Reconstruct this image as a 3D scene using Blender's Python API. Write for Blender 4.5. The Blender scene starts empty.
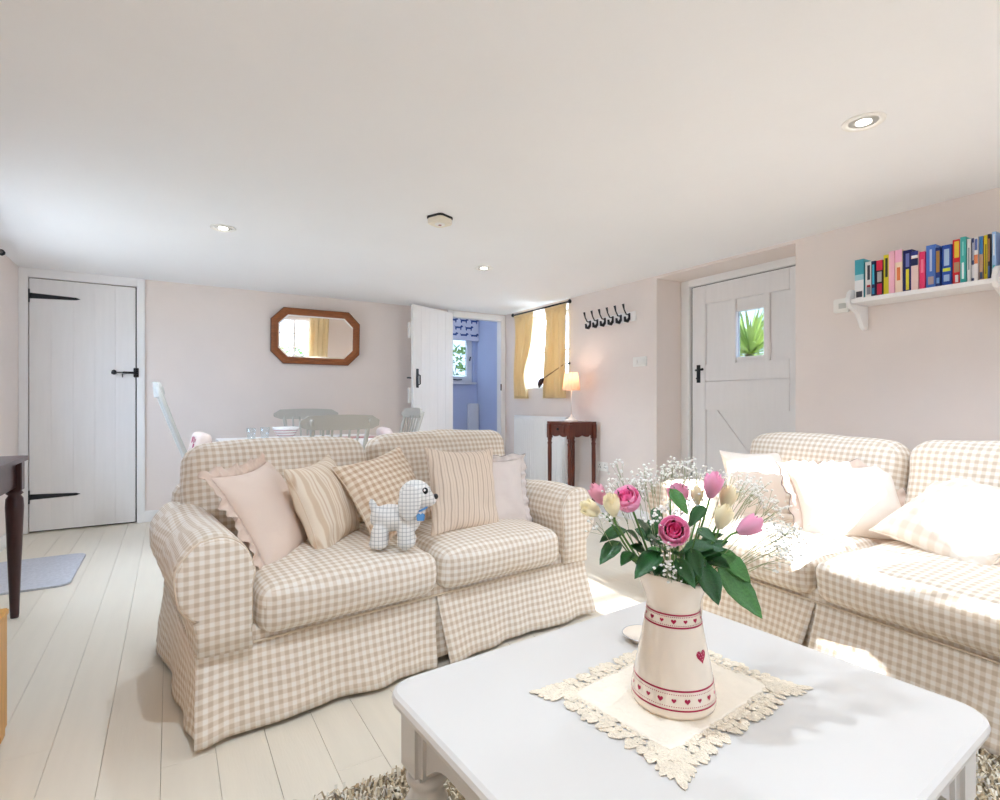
import bpy, bmesh, math, random
from mathutils import Vector, Matrix, Quaternion, noise
random.seed(7)
PI = math.pi
SC = bpy.context.scene
COL = SC.collection

# ------------------------------------------------------------------ camera
CAM_H, FPX, YAW = 1.05, 537.0, math.atan(330/537)
cam_d = bpy.data.cameras.new('camera'); cam = bpy.data.objects.new('camera', cam_d); COL.objects.link(cam)
cam_d.sensor_fit = 'HORIZONTAL'; cam_d.sensor_width = 36; cam_d.lens = FPX/1000*36
cam_d.shift_y = 0.002; cam_d.clip_start = 0.05
cam.location = (0, 0, CAM_H); cam.rotation_euler = (PI/2, 0, -YAW)
SC.camera = cam

# ------------------------------------------------------------------ world, sun, daylight portals, exposure
world = bpy.data.worlds.new('world'); SC.world = world; world.use_nodes = True
wn = world.node_tree.nodes; wn['Background'].inputs[0].default_value = (0.56, 0.74, 1.0, 1); wn['Background'].inputs[1].default_value = 12.0
sun_d = bpy.data.lights.new('sun', 'SUN'); sun = bpy.data.objects.new('sun', sun_d); COL.objects.link(sun)
sun_d.energy = 27.0; sun_d.angle = math.radians(0.6); sun_d.color = (1.0, 0.975, 0.965)
SUN_DIR = Vector((0.07, 1.0, -0.305)).normalized()
sun.rotation_euler = SUN_DIR.to_track_quat('-Z', 'Y').to_euler(); sun.location = (2, -8, 5)
def portal(name, loc, d, sx, sy):
    L = bpy.data.lights.new(name, 'AREA'); L.shape = 'RECTANGLE'; L.size = sx; L.size_y = sy; L.cycles.is_portal = True
    o = bpy.data.objects.new(name, L); COL.objects.link(o); o.location = loc
    o.rotation_euler = Vector(d).to_track_quat('-Z', 'Y').to_euler()
SC.view_settings.view_transform = 'Standard'; SC.view_settings.look = 'None'
SC.view_settings.gamma = 1.0; SC.view_settings.use_curve_mapping = False
SC.view_settings.exposure = 0.22
SC.cycles.max_bounces = 14; SC.cycles.diffuse_bounces = 10; SC.cycles.transparent_max_bounces = 16
SC.cycles.sample_clamp_indirect = 12

# ------------------------------------------------------------------ materials
def new_mat(name):
    m = bpy.data.materials.new(name); m.use_nodes = True
    return m, m.node_tree.nodes, m.node_tree.links, m.node_tree.nodes['Principled BSDF']
def N(nodes, t, **kw):
    n = nodes.new(t)
    for k, v in kw.items():
        if k.startswith('i_'): n.inputs[k[2:].replace('_', ' ')].default_value = v
        else: setattr(n, k, v)
    return n
def c4(c): return (c[0], c[1], c[2], 1)
def srgb(r, g, b):
    f = lambda x: ((x/255)/12.92 if x/255 <= .04045 else ((x/255+.055)/1.055)**2.4)
    return (f(r), f(g), f(b))
def mat(name, col, rough=.6, var=.0, vscale=6.0, bump=.0, bscale=40.0, spec=.4, metal=0.0, stretch=None, coat=0, sheen=0):
    m, n, l, b = new_mat(name)
    b.inputs['Roughness'].default_value = rough; b.inputs['Metallic'].default_value = metal
    b.inputs['Specular IOR Level'].default_value = spec; b.inputs['Coat Weight'].default_value = coat
    b.inputs['Sheen Weight'].default_value = sheen
    b.inputs['Base Color'].default_value = c4(col)
    if var or bump:
        tc = N(n, 'ShaderNodeTexCoord'); src = tc.outputs['Object']
        if stretch:
            mp = N(n, 'ShaderNodeMapping'); mp.inputs['Scale'].default_value = stretch; l.new(src, mp.inputs[0]); src = mp.outputs[0]
    if var:
        nz = N(n, 'ShaderNodeTexNoise', i_Scale=vscale, i_Detail=5.0); l.new(src, nz.inputs['Vector'])
        rp = N(n, 'ShaderNodeValToRGB'); l.new(nz.outputs['Fac'], rp.inputs[0])
        rp.color_ramp.elements[0].position = .3; rp.color_ramp.elements[1].position = .7
        rp.color_ramp.elements[0].color = c4([max(0, x*(1-var)) for x in col]); rp.color_ramp.elements[1].color = c4([min(1, x*(1+var*.6)) for x in col])
        l.new(rp.outputs[0], b.inputs['Base Color'])
    if bump:
        nb = N(n, 'ShaderNodeTexNoise', i_Scale=bscale, i_Detail=4.0); l.new(src, nb.inputs['Vector'])
        bp = N(n, 'ShaderNodeBump', i_Strength=bump, i_Distance=.01); l.new(nb.outputs['Fac'], bp.inputs['Height']); l.new(bp.outputs[0], b.inputs['Normal'])
    return m
def stripe(n, l, src, period, duty=.5, soft=.12):
    """1 inside the band, 0 outside, along a scalar"""
    d = N(n, 'ShaderNodeMath', operation='DIVIDE'); d.inputs[1].default_value = period; l.new(src, d.inputs[0])
    f = N(n, 'ShaderNodeMath', operation='FRACT'); l.new(d.outputs[0], f.inputs[0])
    s = N(n, 'ShaderNodeMath', operation='SUBTRACT'); s.inputs[1].default_value = .5; l.new(f.outputs[0], s.inputs[0])
    a = N(n, 'ShaderNodeMath', operation='ABSOLUTE'); l.new(s.outputs[0], a.inputs[0])
    r = N(n, 'ShaderNodeMapRange'); r.inputs['From Min'].default_value = duty/2+soft/2; r.inputs['From Max'].default_value = duty/2-soft/2
    l.new(a.outputs[0], r.inputs['Value']); return r.outputs[0]
def fabric_common(n, l, b, vec, bump=.25, scale=9):
    nb = N(n, 'ShaderNodeTexNoise', i_Scale=float(scale), i_Detail=3.0); l.new(vec, nb.inputs['Vector'])
    nf = N(n, 'ShaderNodeTexNoise', i_Scale=420.0, i_Detail=1.0); l.new(vec, nf.inputs['Vector'])
    ad = N(n, 'ShaderNodeMath', operation='MULTIPLY_ADD'); ad.inputs[1].default_value = .06; l.new(nf.outputs['Fac'], ad.inputs[0]); l.new(nb.outputs['Fac'], ad.inputs[2])
    bp = N(n, 'ShaderNodeBump', i_Strength=bump, i_Distance=.03); l.new(ad.outputs[0], bp.inputs['Height']); l.new(bp.outputs[0], b.inputs['Normal'])
    b.inputs['Roughness'].default_value = .9; b.inputs['Specular IOR Level'].default_value = .15; b.inputs['Sheen Weight'].default_value = .15
def gingham(name, light, mid, dark, period, bump=.25, duty=.5):
    m, n, l, b = new_mat(name)
    uv = N(n, 'ShaderNodeUVMap'); sp = N(n, 'ShaderNodeSeparateXYZ'); l.new(uv.outputs[0], sp.inputs[0])
    a = stripe(n, l, sp.outputs[0], period, duty); c = stripe(n, l, sp.outputs[1], period, duty)
    s = N(n, 'ShaderNodeMath', operation='ADD'); l.new(a, s.inputs[0]); l.new(c, s.inputs[1])
    h = N(n, 'ShaderNodeMath', operation='MULTIPLY'); h.inputs[1].default_value = .5; l.new(s.outputs[0], h.inputs[0])
    r = N(n, 'ShaderNodeValToRGB'); l.new(h.outputs[0], r.inputs[0])
    e = r.color_ramp.elements; e[0].color = c4(light); e[1].color = c4(dark); k = e.new(.5); k.color = c4(mid)
    l.new(r.outputs[0], b.inputs['Base Color'])
    tc = N(n, 'ShaderNodeTexCoord'); fabric_common(n, l, b, tc.outputs['Object'], bump)
    return m
def striped(name, base, bands, period, bump=.2):
    """bands: (offset, duty, colour)"""
    m, n, l, b = new_mat(name)
    uv = N(n, 'ShaderNodeUVMap'); sp = N(n, 'ShaderNodeSeparateXYZ'); l.new(uv.outputs[0], sp.inputs[0])
    cur = None
    for off, duty, col in bands:
        ad = N(n, 'ShaderNodeMath', operation='ADD'); ad.inputs[1].default_value = off*period; l.new(sp.outputs[0], ad.inputs[0])
        f = stripe(n, l, ad.outputs[0], period, duty, .06)
        mx = N(n, 'ShaderNodeMix', data_type='RGBA'); l.new(f, mx.inputs[0])
        if cur is None: mx.inputs[6].default_value = c4(base)
        else: l.new(cur, mx.inputs[6])
        mx.inputs[7].default_value = c4(col); cur = mx.outputs[2]
    l.new(cur, b.inputs['Base Color'])
    tc = N(n, 'ShaderNodeTexCoord'); fabric_common(n, l, b, tc.outputs['Object'], bump)
    return m
def cloth(name, col, bump=.2, scale=9, var=0):
    m, n, l, b = new_mat(name); b.inputs['Base Color'].default_value = c4(col)
    tc = N(n, 'ShaderNodeTexCoord'); fabric_common(n, l, b, tc.outputs['Object'], bump, scale); return m
def plaid3d(name, base, line, period):
    m, n, l, b = new_mat(name)
    tc = N(n, 'ShaderNodeTexCoord'); sp = N(n, 'ShaderNodeSeparateXYZ'); l.new(tc.outputs['Object'], sp.inputs[0])
    cur = None
    for ax in (0, 2):
        f = stripe(n, l, sp.outputs[ax], period, .22, .1)
        k = N(n, 'ShaderNodeMath', operation='MULTIPLY'); k.inputs[1].default_value = .5; l.new(f, k.inputs[0])
        mx = N(n, 'ShaderNodeMix', data_type='RGBA'); l.new(k.outputs[0], mx.inputs[0])
        if cur is None: mx.inputs[6].default_value = c4(base)
        else: l.new(cur, mx.inputs[6])
        mx.inputs[7].default_value = c4(line); cur = mx.outputs[2]
    l.new(cur, b.inputs['Base Color']); fabric_common(n, l, b, tc.outputs['Object'], .1); return m
def glass_mat(name, tint=(1, 1, 1), gloss=.06):
    m, n, l, b = new_mat(name); n.remove(b); out = n['Material Output']
    t = N(n, 'ShaderNodeBsdfTransparent'); t.inputs[0].default_value = c4(tint)
    g = N(n, 'ShaderNodeBsdfGlossy'); g.inputs['Roughness'].default_value = .02
    x = N(n, 'ShaderNodeMixShader'); x.inputs[0].default_value = gloss
    l.new(t.outputs[0], x.inputs[1]); l.new(g.outputs[0], x.inputs[2]); l.new(x.outputs[0], out.inputs[0]); return m
def emit_mat(name, col, strength):
    m, n, l, b = new_mat(name); b.inputs['Base Color'].default_value = c4(col)
    b.inputs['Emission Color'].default_value = c4(col); b.inputs['Emission Strength'].default_value = strength; return m
def translucent(name, col, fac=.4, rough=.8, bump=0.0):
    m, n, l, b = new_mat(name); out = n['Material Output']; b.inputs['Base Color'].default_value = c4(col); b.inputs['Roughness'].default_value = rough
    t = N(n, 'ShaderNodeBsdfTranslucent'); t.inputs[0].default_value = c4(col)
    x = N(n, 'ShaderNodeMixShader'); x.inputs[0].default_value = fac
    l.new(b.outputs[0], x.inputs[1]); l.new(t.outputs[0], x.inputs[2]); l.new(x.outputs[0], out.inputs[0]); return m
def attr_mat(name, stops, rough=.9):
    m, n, l, b = new_mat(name); a = N(n, 'ShaderNodeAttribute', attribute_name='tone')
    r = N(n, 'ShaderNodeValToRGB'); l.new(a.outputs['Fac'], r.inputs[0]); e = r.color_ramp.elements
    e[0].color = c4(stops[0][1]); e[0].position = stops[0][0]; e[1].color = c4(stops[-1][1]); e[1].position = stops[-1][0]
    for p, c in stops[1:-1]: k = e.new(p); k.color = c4(c)
    l.new(r.outputs[0], b.inputs['Base Color']); b.inputs['Roughness'].default_value = rough; b.inputs['Specular IOR Level'].default_value = .1; return m

M = {}
M['wall'] = mat('wall_paint', srgb(234, 224, 218), .9, .02, 3, .12, 25, .2)
M['ceil'] = mat('ceiling_paint', srgb(243, 244, 246), .95, .01, 2, .10, 12, .2)
M['floor'] = mat('painted_boards', srgb(226, 218, 202), .38, .03, 4, .05, 30, .5, stretch=(6, .6, 6))
M['gap'] = mat('floor_gap', srgb(165, 156, 138), .9)
M['white'] = mat('white_gloss_paint', srgb(240, 239, 238), .4, .0, 5, .03, 30, .4)
M['doorwhite'] = mat('door_paint', srgb(236, 234, 233), .55, .02, 4, .05, 30, .3, stretch=(8, 8, .8))
M['black'] = mat('black_iron', srgb(22, 22, 27), .5, 0, 5, .1, 80, .5)
M['tablewhite'] = mat('table_paint', srgb(214, 210, 205), .28, .0, 5, .02, 20, .5)
M['check'] = gingham('gingham_beige', srgb(241, 235, 227), srgb(228, 216, 201), srgb(208, 191, 170), .0280, .4)
M['checkpillow'] = gingham('gingham_pillow', srgb(236, 224, 208), srgb(219, 198, 174), srgb(197, 169, 142), .030, .15)
M['bigcheck'] = gingham('gingham_large', srgb(243, 236, 228), srgb(234, 223, 211), srgb(225, 211, 196), .062, .15)
M['pipe'] = cloth('piping_cloth', srgb(222, 206, 186), .05)
M['pink'] = cloth('rose_beige_linen', srgb(230, 212, 199), .22)
M['lilac'] = cloth('pale_linen', srgb(226, 216, 211), .2)
M['creamlinen'] = cloth('cream_linen', srgb(240, 230, 220), .2)
M['frill'] = cloth('frill_cloth', srgb(224, 204, 190), .2)
M['frilldark'] = cloth('frill_edge', srgb(122, 108, 104), .2)
M['stripeA'] = striped('tan_stripe', srgb(235, 222, 204), [(0, .30, srgb(216, 195, 170)), (.45, .10, srgb(214, 190, 164)), (.70, .10, srgb(222, 202, 180))], .062)
M['stripeB'] = striped('grey_stripe', srgb(228, 212, 195), [(0, .20, srgb(196, 176, 157)), (.5, .08, srgb(208, 189, 172))], .030)
M['dog'] = plaid3d('dog_plaid', srgb(234, 233, 230), srgb(150, 152, 156), .0155)
M['blue'] = cloth('blue_tag', srgb(96, 150, 205))
M['eye'] = mat('eye_black', srgb(15, 18, 30), .25)
M['glintwhite'] = mat('painted_glint', srgb(245, 245, 245), .4)
M['mahogany'] = mat('mahogany', srgb(98, 44, 28), .3, .35, 5, .05, 20, .5, stretch=(10, 10, 1.2))
M['darkwood'] = mat('dark_mahogany', srgb(64, 34, 34), .3, .35, 5, .05, 20, .5, stretch=(10, 10, 1.5))
M['mirrorwood'] = mat('mirror_frame_wood', srgb(150, 88, 48), .4, .3, 8, .05, 20, .4, stretch=(2, 14, 14))
M['mirroredge'] = mat('mirror_frame_edge', srgb(84, 48, 30), .4)
M['pine'] = mat('golden_pine', srgb(220, 165, 80), .4, .18, 6, .04, 20, .4, stretch=(9, 9, 1))
M['greychair'] = mat('grey_chair_paint', srgb(186, 184, 177), .45, .03, 6)
M['mirror'] = mat('mirror_glass', (.93, .93, .93), .01, metal=1.0, spec=.5)
M['bevelglass'] = mat('mirror_bevel', (.95, .93, .9), .12, metal=1.0)
M['glass'] = glass_mat('window_glass'); M['dimglass'] = glass_mat('dimming_glass', (.38, .39, .40), .05)  # grey tint added to dim the over-bright outdoors behind small panes
M['drink'] = glass_mat('drinking_glass', (.95, .97, .98), .16)
M['curtain'] = translucent('mustard_curtain', srgb(240, 220, 175), .22)
M['shade'] = translucent('lamp_shade_cloth', srgb(246, 222, 200), .5)
M['bulb'] = emit_mat('lamp_bulb', (1.0, .86, .74), 9)
M['lens'] = emit_mat('downlight_lens', (1.0, .96, .88), 12)
M['bluewall'] = mat('blue_wall_paint', srgb(196, 206, 232), .9, .02, 3, .1, 25)
M['blind'] = cloth('blind_cloth', srgb(232, 232, 242), .05)
M['navy'] = mat('navy_print', srgb(70, 92, 150), .9)
M['mat'] = mat('blue_grey_mat', srgb(198, 200, 208), .95, .12, 60, .5, 140, .1)
M['ceramic'] = mat('cream_ceramic', srgb(236, 222, 204), .14, 0, 5, 0, 5, .5, coat=.3)
M['crimson'] = mat('crimson_print', srgb(168, 22, 66), .3)
M['crimsonlight'] = mat('polka_print', srgb(240, 170, 190), .3)
M['lace'] = mat('ecru_lace', srgb(243, 229, 207), .95, .10, 120, .6, 260, .1)
M['linen'] = mat('ecru_linen', srgb(242, 230, 212), .95, .03, 20, .3, 60, .1)
M['leaf'] = mat('rose_leaf', srgb(34, 88, 38), .3, .35, 25, .2, 60, .5)
M['leaf2'] = mat('rose_leaf_light', srgb(74, 130, 62), .35, .3, 25, .2, 60, .5)
M['stem'] = mat('rose_stem', srgb(92, 134, 66), .5, .2, 20)
M['petalpink'] = translucent('pink_petal', srgb(255, 196, 224), .45, .6)
M['petaldeep'] = translucent('deep_pink_petal', srgb(255, 146, 200), .5, .6)
M['petalpale'] = translucent('pale_pink_petal', srgb(248, 184, 204), .35, .6)
M['petalcream'] = translucent('cream_petal', srgb(255, 247, 218), .4, .6)
M['gyp'] = mat('gypsophila_white', srgb(246, 246, 240), .8)
M['gypstem'] = mat('gypsophila_stem', srgb(150, 160, 120), .7)
M['paper'] = mat('book_paper', srgb(236, 228, 210), .9, .05, 200)
M['radiator'] = mat('radiator_enamel', srgb(242, 242, 242), .35)
M['plastic'] = mat('white_plastic', srgb(242, 240, 235), .35)
M['brass'] = mat('aged_brass', srgb(180, 150, 110), .35, metal=.8)
M['steel'] = mat('steel', srgb(200, 200, 205), .3, metal=.9)
M['grass'] = mat('yucca_blade', srgb(176, 200, 104), .5, .3, 10)
M['foliage'] = mat('hedge_leaf', srgb(92, 124, 62), .6, .4, 3)
M['bark'] = mat('hedge_stem', srgb(90, 70, 50), .9)
M['gravel'] = mat('garden_gravel', srgb(190, 184, 170), .95, .1, 30)
M['rug'] = attr_mat('rug_yarn', [(0, srgb(146, 126, 98)), (.25, srgb(196, 178, 148)), (.55, srgb(216, 204, 180)), (.8, srgb(240, 234, 220)), (1, srgb(160, 150, 140))])
M['rugbase'] = mat('rug_backing', srgb(150, 136, 112), .95)
M['cordblack'] = M['black']
M['bowl'] = mat('bowl_white', srgb(238, 236, 234), .25)
M['bowlstripe'] = mat('bowl_stripe', srgb(170, 110, 110), .3)
M['flowercushion'] = mat('floral_cushion', srgb(232, 214, 204), .9, .0)
M['floral'] = mat('floral_print', srgb(188, 92, 120), .9)
M['pinkcushion'] = cloth('seat_pad', srgb(226, 208, 204), .1)

# ------------------------------------------------------------------ mesh helpers
def cube_uv(me):
    uvl = me.uv_layers.new(name='UVMap')
    for p in me.polygons:
        n = p.normal; ax = max(range(3), key=lambda i: abs(n[i])); a, b = ((1, 2), (0, 2), (0, 1))[ax]
        for li in p.loop_indices:
            co = me.vertices[me.loops[li].vertex_index].co; uvl.data[li].uv = (co[a], co[b])
def link(name, me, m, parent=None, smooth=False):
    o = bpy.data.objects.new(name, me); COL.objects.link(o)
    if m is not None: me.materials.append(m)
    if smooth:
        for p in me.polygons: p.use_smooth = True
    if parent is not None: o.parent = parent
    return o
def mk(name, verts, faces, m, parent=None, smooth=False, uv=None, clean=True):
    me = bpy.data.meshes.new(name); me.from_pydata([tuple(v) for v in verts], [], faces); me.update()
    if clean:
        bm = bmesh.new(); bm.from_mesh(me); bmesh.ops.recalc_face_normals(bm, faces=bm.faces); bm.to_mesh(me); bm.free()
    if uv == 'cube': cube_uv(me)
    elif uv is not None:
        l = me.uv_layers.new(name='UVMap')
        for lp in me.loops: l.data[lp.index].uv = uv[lp.vertex_index]
    return link(name, me, m, parent, smooth)
def frombm(name, bm, m, parent=None, smooth=False, uv=None):
    me = bpy.data.meshes.new(name); bmesh.ops.recalc_face_normals(bm, faces=bm.faces); bm.to_mesh(me); bm.free()
    if uv == 'cube': cube_uv(me)
    return link(name, me, m, parent, smooth)
def bm_box(bm, x0, x1, y0, y1, z0, z1, mtx=None):
    vs = [bm.verts.new(Vector(c) if mtx is None else mtx @ Vector(c)) for c in
          [(x0, y0, z0), (x1, y0, z0), (x1, y1, z0), (x0, y1, z0), (x0, y0, z1), (x1, y0, z1), (x1, y1, z1), (x0, y1, z1)]]
    for f in ((0, 3, 2, 1), (4, 5, 6, 7), (0, 1, 5, 4), (1, 2, 6, 5), (2, 3, 7, 6), (3, 0, 4, 7)): bm.faces.new([vs[i] for i in f])
    return vs
def box(name, x0, x1, y0, y1, z0, z1, m, parent=None, bev=0.0, seg=2, mtx=None, uv=None, smooth=None):
    bm = bmesh.new(); bm_box(bm, min(x0, x1), max(x0, x1), min(y0, y1), max(y0, y1), min(z0, z1), max(z0, z1), mtx)
    if bev: bmesh.ops.bevel(bm, geom=list(bm.edges), offset=bev, segments=seg, affect='EDGES', clamp_overlap=True)
    return frombm(name, bm, m, parent, False if smooth is None else smooth, uv)
def bm_loft(bm, rings, cap=True):
    R = [[bm.verts.new(p) for p in r] for r in rings]; n = len(rings[0])
    for a, b in zip(R, R[1:]):
        for i in range(n): bm.faces.new((a[i], a[(i+1) % n], b[(i+1) % n], b[i]))
    if cap: bm.faces.new(R[0][::-1]); bm.faces.new(R[-1])
def loft(name, rings, m, parent=None, smooth=True, cap=True, uv=None):
    bm = bmesh.new(); bm_loft(bm, rings, cap); return frombm(name, bm, m, parent, smooth, uv)
def lathe_rings(prof, n=24, c=(0, 0, 0)):
    return [[(c[0]+r*math.cos(2*PI*i/n), c[1]+r*math.sin(2*PI*i/n), c[2]+z) for i in range(n)] for r, z in prof]
def lathe(name, prof, m, parent=None, n=24, c=(0, 0, 0), smooth=True):
    return loft(name, lathe_rings(prof, n, c), m, parent, smooth)
def tube_rings(path, rad, n=8):
    P = [Vector(p) for p in path]; out = []; k = len(P)
    rr = rad if hasattr(rad, '__len__') else [rad]*k
    up = None
    for i in range(k):
        t = (P[min(i+1, k-1)]-P[max(i-1, 0)])
        t = t.normalized() if t.length > 1e-9 else Vector((0, 0, 1))
        if up is None:
            up = Vector((0, 0, 1)) if abs(t.z) < .9 else Vector((1, 0, 0))
        s = t.cross(up)
        if s.length < 1e-6: s = t.cross(Vector((0, 1, 0)))
        s.normalize(); u2 = s.cross(t).normalized(); up = u2
        out.append([tuple(P[i]+rr[i]*(math.cos(2*PI*j/n)*s+math.sin(2*PI*j/n)*u2)) for j in range(n)])
    return out
def tube(name, path, rad, m, parent=None, n=8, smooth=True): return loft(name, tube_rings(path, rad, n), m, parent, smooth)
def prism(name, poly, axis, a0, a1, m, parent=None, bev=0.0, uv=None, mtx=None):
    """poly in the two remaining axes (in xyz order), extruded along axis"""
    def P(p, a): q = {'x': (a, p[0], p[1]), 'y': (p[0], a, p[1]), 'z': (p[0], p[1], a)}[axis]; return q if mtx is None else mtx @ Vector(q)
    bm = bmesh.new(); n = len(poly)
    A = [bm.verts.new(P(p, a0)) for p in poly]; B = [bm.verts.new(P(p, a1)) for p in poly]
    bm.faces.new(A); bm.faces.new(B[::-1])
    for i in range(n): bm.faces.new((A[i], B[i], B[(i+1) % n], A[(i+1) % n]))
    if bev: bmesh.ops.bevel(bm, geom=list(bm.edges), offset=bev, segments=2, affect='EDGES', clamp_overlap=True)
    return frombm(name, bm, m, parent, False, uv)
def rounded_rect(x0, x1, y0, y1, r, n=6):
    pts = []
    for cx, cy, a in ((x1-r, y1-r, 0), (x0+r, y1-r, 90), (x0+r, y0+r, 180), (x1-r, y0+r, 270)):
        for i in range(n+1):
            t = math.radians(a+90*i/n); pts.append((cx+r*math.cos(t), cy+r*math.sin(t)))
    return pts
def nz(p, f, seed=0): return noise.noise(Vector((p[0]*f+seed*7.3, p[1]*f-seed*3.1, p[2]*f+seed*1.7)))
def empty(name, loc=(0, 0, 0), rz=0.0, label=None, cat=None, group=None):
    o = bpy.data.objects.new(name, None); COL.objects.link(o); o.location = loc; o.rotation_euler = (0, 0, rz); o.empty_display_size = .05
    return tag(o, label, cat, group) if label else o
def tag(o, label=None, cat=None, group=None, kind=None):
    if label: o['label'] = label
    if cat: o['category'] = cat
    if group: o['group'] = group
    if kind: o['kind'] = kind
    return o
def struct(o): o['kind'] = 'structure'; return o
def lab(o, s): o['label'] = s; return o
def stuff(o): o['kind'] = 'stuff'; return o
def rbox_verts(w, d, h, r, n=14):
    """rounded box, centred; returns bm"""
    bm = bmesh.new(); hw, hd, hh = w/2, d/2, h/2; r = min(r, hw*.98, hd*.98, hh*.98)
    ts = [(-1+2*i/n) for i in range(n+1)]
    ts = [math.copysign(1-(1-abs(t))**1.5, t) for t in ts]
    def add(f):
        g = [[bm.verts.new(f(a, b)) for b in ts] for a in ts]
        for i in range(n):
            for j in range(n): bm.faces.new((g[i][j], g[i+1][j], g[i+1][j+1], g[i][j+1]))
    for s in (-1, 1):
        add(lambda a, b, s=s: (a*hw, b*hd, s*hh)); add(lambda a, b, s=s: (a*hw, s*hd, b*hh)); add(lambda a, b, s=s: (s*hw, a*hd, b*hh))
    bmesh.ops.remove_doubles(bm, verts=bm.verts, dist=1e-5)
    for v in bm.verts:
        p = v.co.copy(); c = Vector((max(-(hw-r), min(hw-r, p.x)), max(-(hd-r), min(hd-r, p.y)), max(-(hh-r), min(hh-r, p.z))))
        q = p-c
        if q.length > 1e-9: v.co = c+q.normalized()*r
    return bm
def cushion(name, w, d, h, r, puff, m, parent, loc=(0, 0, 0), rx=0.0, seed=0, wr=.006, n=18, piping=True):
    bm = rbox_verts(w, d, h, r, n)
    for v in bm.verts:
        x, y, z = v.co; a, b, c = x/(w/2), y/(d/2), z/(h/2)
        v.co.z += puff*(1-a*a)*(1-b*b)*(1 if z > 0 else -.35)*min(1, abs(c)*1.5)
        v.co.y += puff*.5*(1-a*a)*(1-c*c)*(1 if y > 0 else -1)*min(1, abs(b)*1.2)
        k = nz(v.co, 5, seed)*wr+nz(v.co, 13, seed+4)*wr*.5; v.co += Vector((x, y, z)).normalized()*k
    o = frombm(name, bm, m, parent, True, 'cube')
    M4 = Matrix.Translation(loc) @ Matrix.Rotation(rx, 4, 'X')
    o.matrix_local = M4
    return o

# ------------------------------------------------------------------ room shell
XL, XR, YF, YB, H = -1.02, 3.52, -1.75, 5.62, 2.12
def wall(name, axis, p0, p1, u0, u1, z0, z1, openings, m):
    """axis x: wall plane x in p0..p1, u is y;  axis y: plane y, u is x"""
    us = sorted({u0, u1, *[a for o in openings for a in o[:2]]}); zs = sorted({z0, z1, *[a for o in openings for a in o[2:]]})
    bm = bmesh.new()
    for a, b in zip(us, us[1:]):
        for c, d in zip(zs, zs[1:]):
            mu, mz = (a+b)/2, (c+d)/2
            if any(o[0] < mu < o[1] and o[2] < mz < o[3] for o in openings): continue
            if axis == 'x': bm_box(bm, p0, p1, a, b, c, d)
            else: bm_box(bm, a, b, p0, p1, c, d)
    bmesh.ops.remove_doubles(bm, verts=bm.verts, dist=1e-5)
    seen = {}
    for f in list(bm.faces):
        k = tuple(round(x, 4) for x in f.calc_center_median())
        seen.setdefault(k, []).append(f)
    dead = [f for v in seen.values() if len(v) > 1 for f in v]
    bmesh.ops.delete(bm, geom=dead, context='FACES_ONLY')
    return struct(frombm(name, bm, m))
WF = [(1.50, 2.52, .90, 1.92)]
wall('wall_back', 'y', YB, YB+.07, XL-.12, XR+.4, 0, H+.02, [(-.965, -.245, 0, 2.05), (2.80, 3.47, 0, 2.07)], M['wall'])
wall('wall_right', 'x', XR, XR+.42, YF, YB, 0, H+.02, [(2.0, 3.187, 0, 2.10), (4.37, 5.36, 1.20, 2.08)], M['wall'])
wall('wall_left', 'x', XL-.3, XL, YF, YB, 0, H+.02, [(3.45, 4.85, .80, 1.76)], M['wall'])
wall('wall_front', 'y', YF-.3, YF, XL-.3, XR+.42, 0, H+.02, WF, M['wall'])
struct(box('ceiling', XL-.3, XR+.42, YF-.3, YB+.14, H, H+.12, M['ceil']))
for i, (a, b, c, d) in enumerate(WF): portal('daylight_portal', ((a+b)/2, YF-.16, (c+d)/2), (0, 1, 0), b-a, d-c)
portal('daylight_portal', (XL-.16, 4.15, 1.28), (1, 0, 0), 1.4, .96)
portal('daylight_portal', (XR+.24, 4.865, 1.64), (-1, 0, 0), .9, .8)
# floor: base + one object per board
fl = struct(box('floor', XL-.3, XR+.42, YF-.3, YB+.3, -.12, -.012, M['gap']))
x = XL; k = 0
while x < XR+.02:
    w = .142+.006*math.sin(k*2.3); cut = [YF, 1.2+1.9*((k*.618) % 1), YB+.14]
    for a, b in zip(cut, cut[1:]):
        box('plank', x+.0005, min(x+w, XR+.4)-.0005, a+.0002, b-.0002, -.02, 0, M['floor'], fl, .0007, 1)
    x += w; k += 1
box('plank', XR, XR+.4, 2.0, 3.187, -.02, -.001, M['floor'], fl, .001, 1)
# baseboards
struct(box('baseboard_back', -.19, 2.735, YB-.016, YB, 0, .10, M['white'], None, .004))
struct(box('baseboard_right', XR-.016, XR, 3.2, YB-.02, 0, .10, M['white'], None, .004))
struct(box('baseboard_left', XL, XL+.016, YF, YB-.08, 0, .10, M['white'], None, .004))
struct(box('baseboard_front', XL, XR, YF, YF+.016, 0, .10, M['white'], None, .004))
struct(box('baseboard_right', XR-.016, XR, YF+.02, 1.98, 0, .10, M['white'], None, .004))

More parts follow.
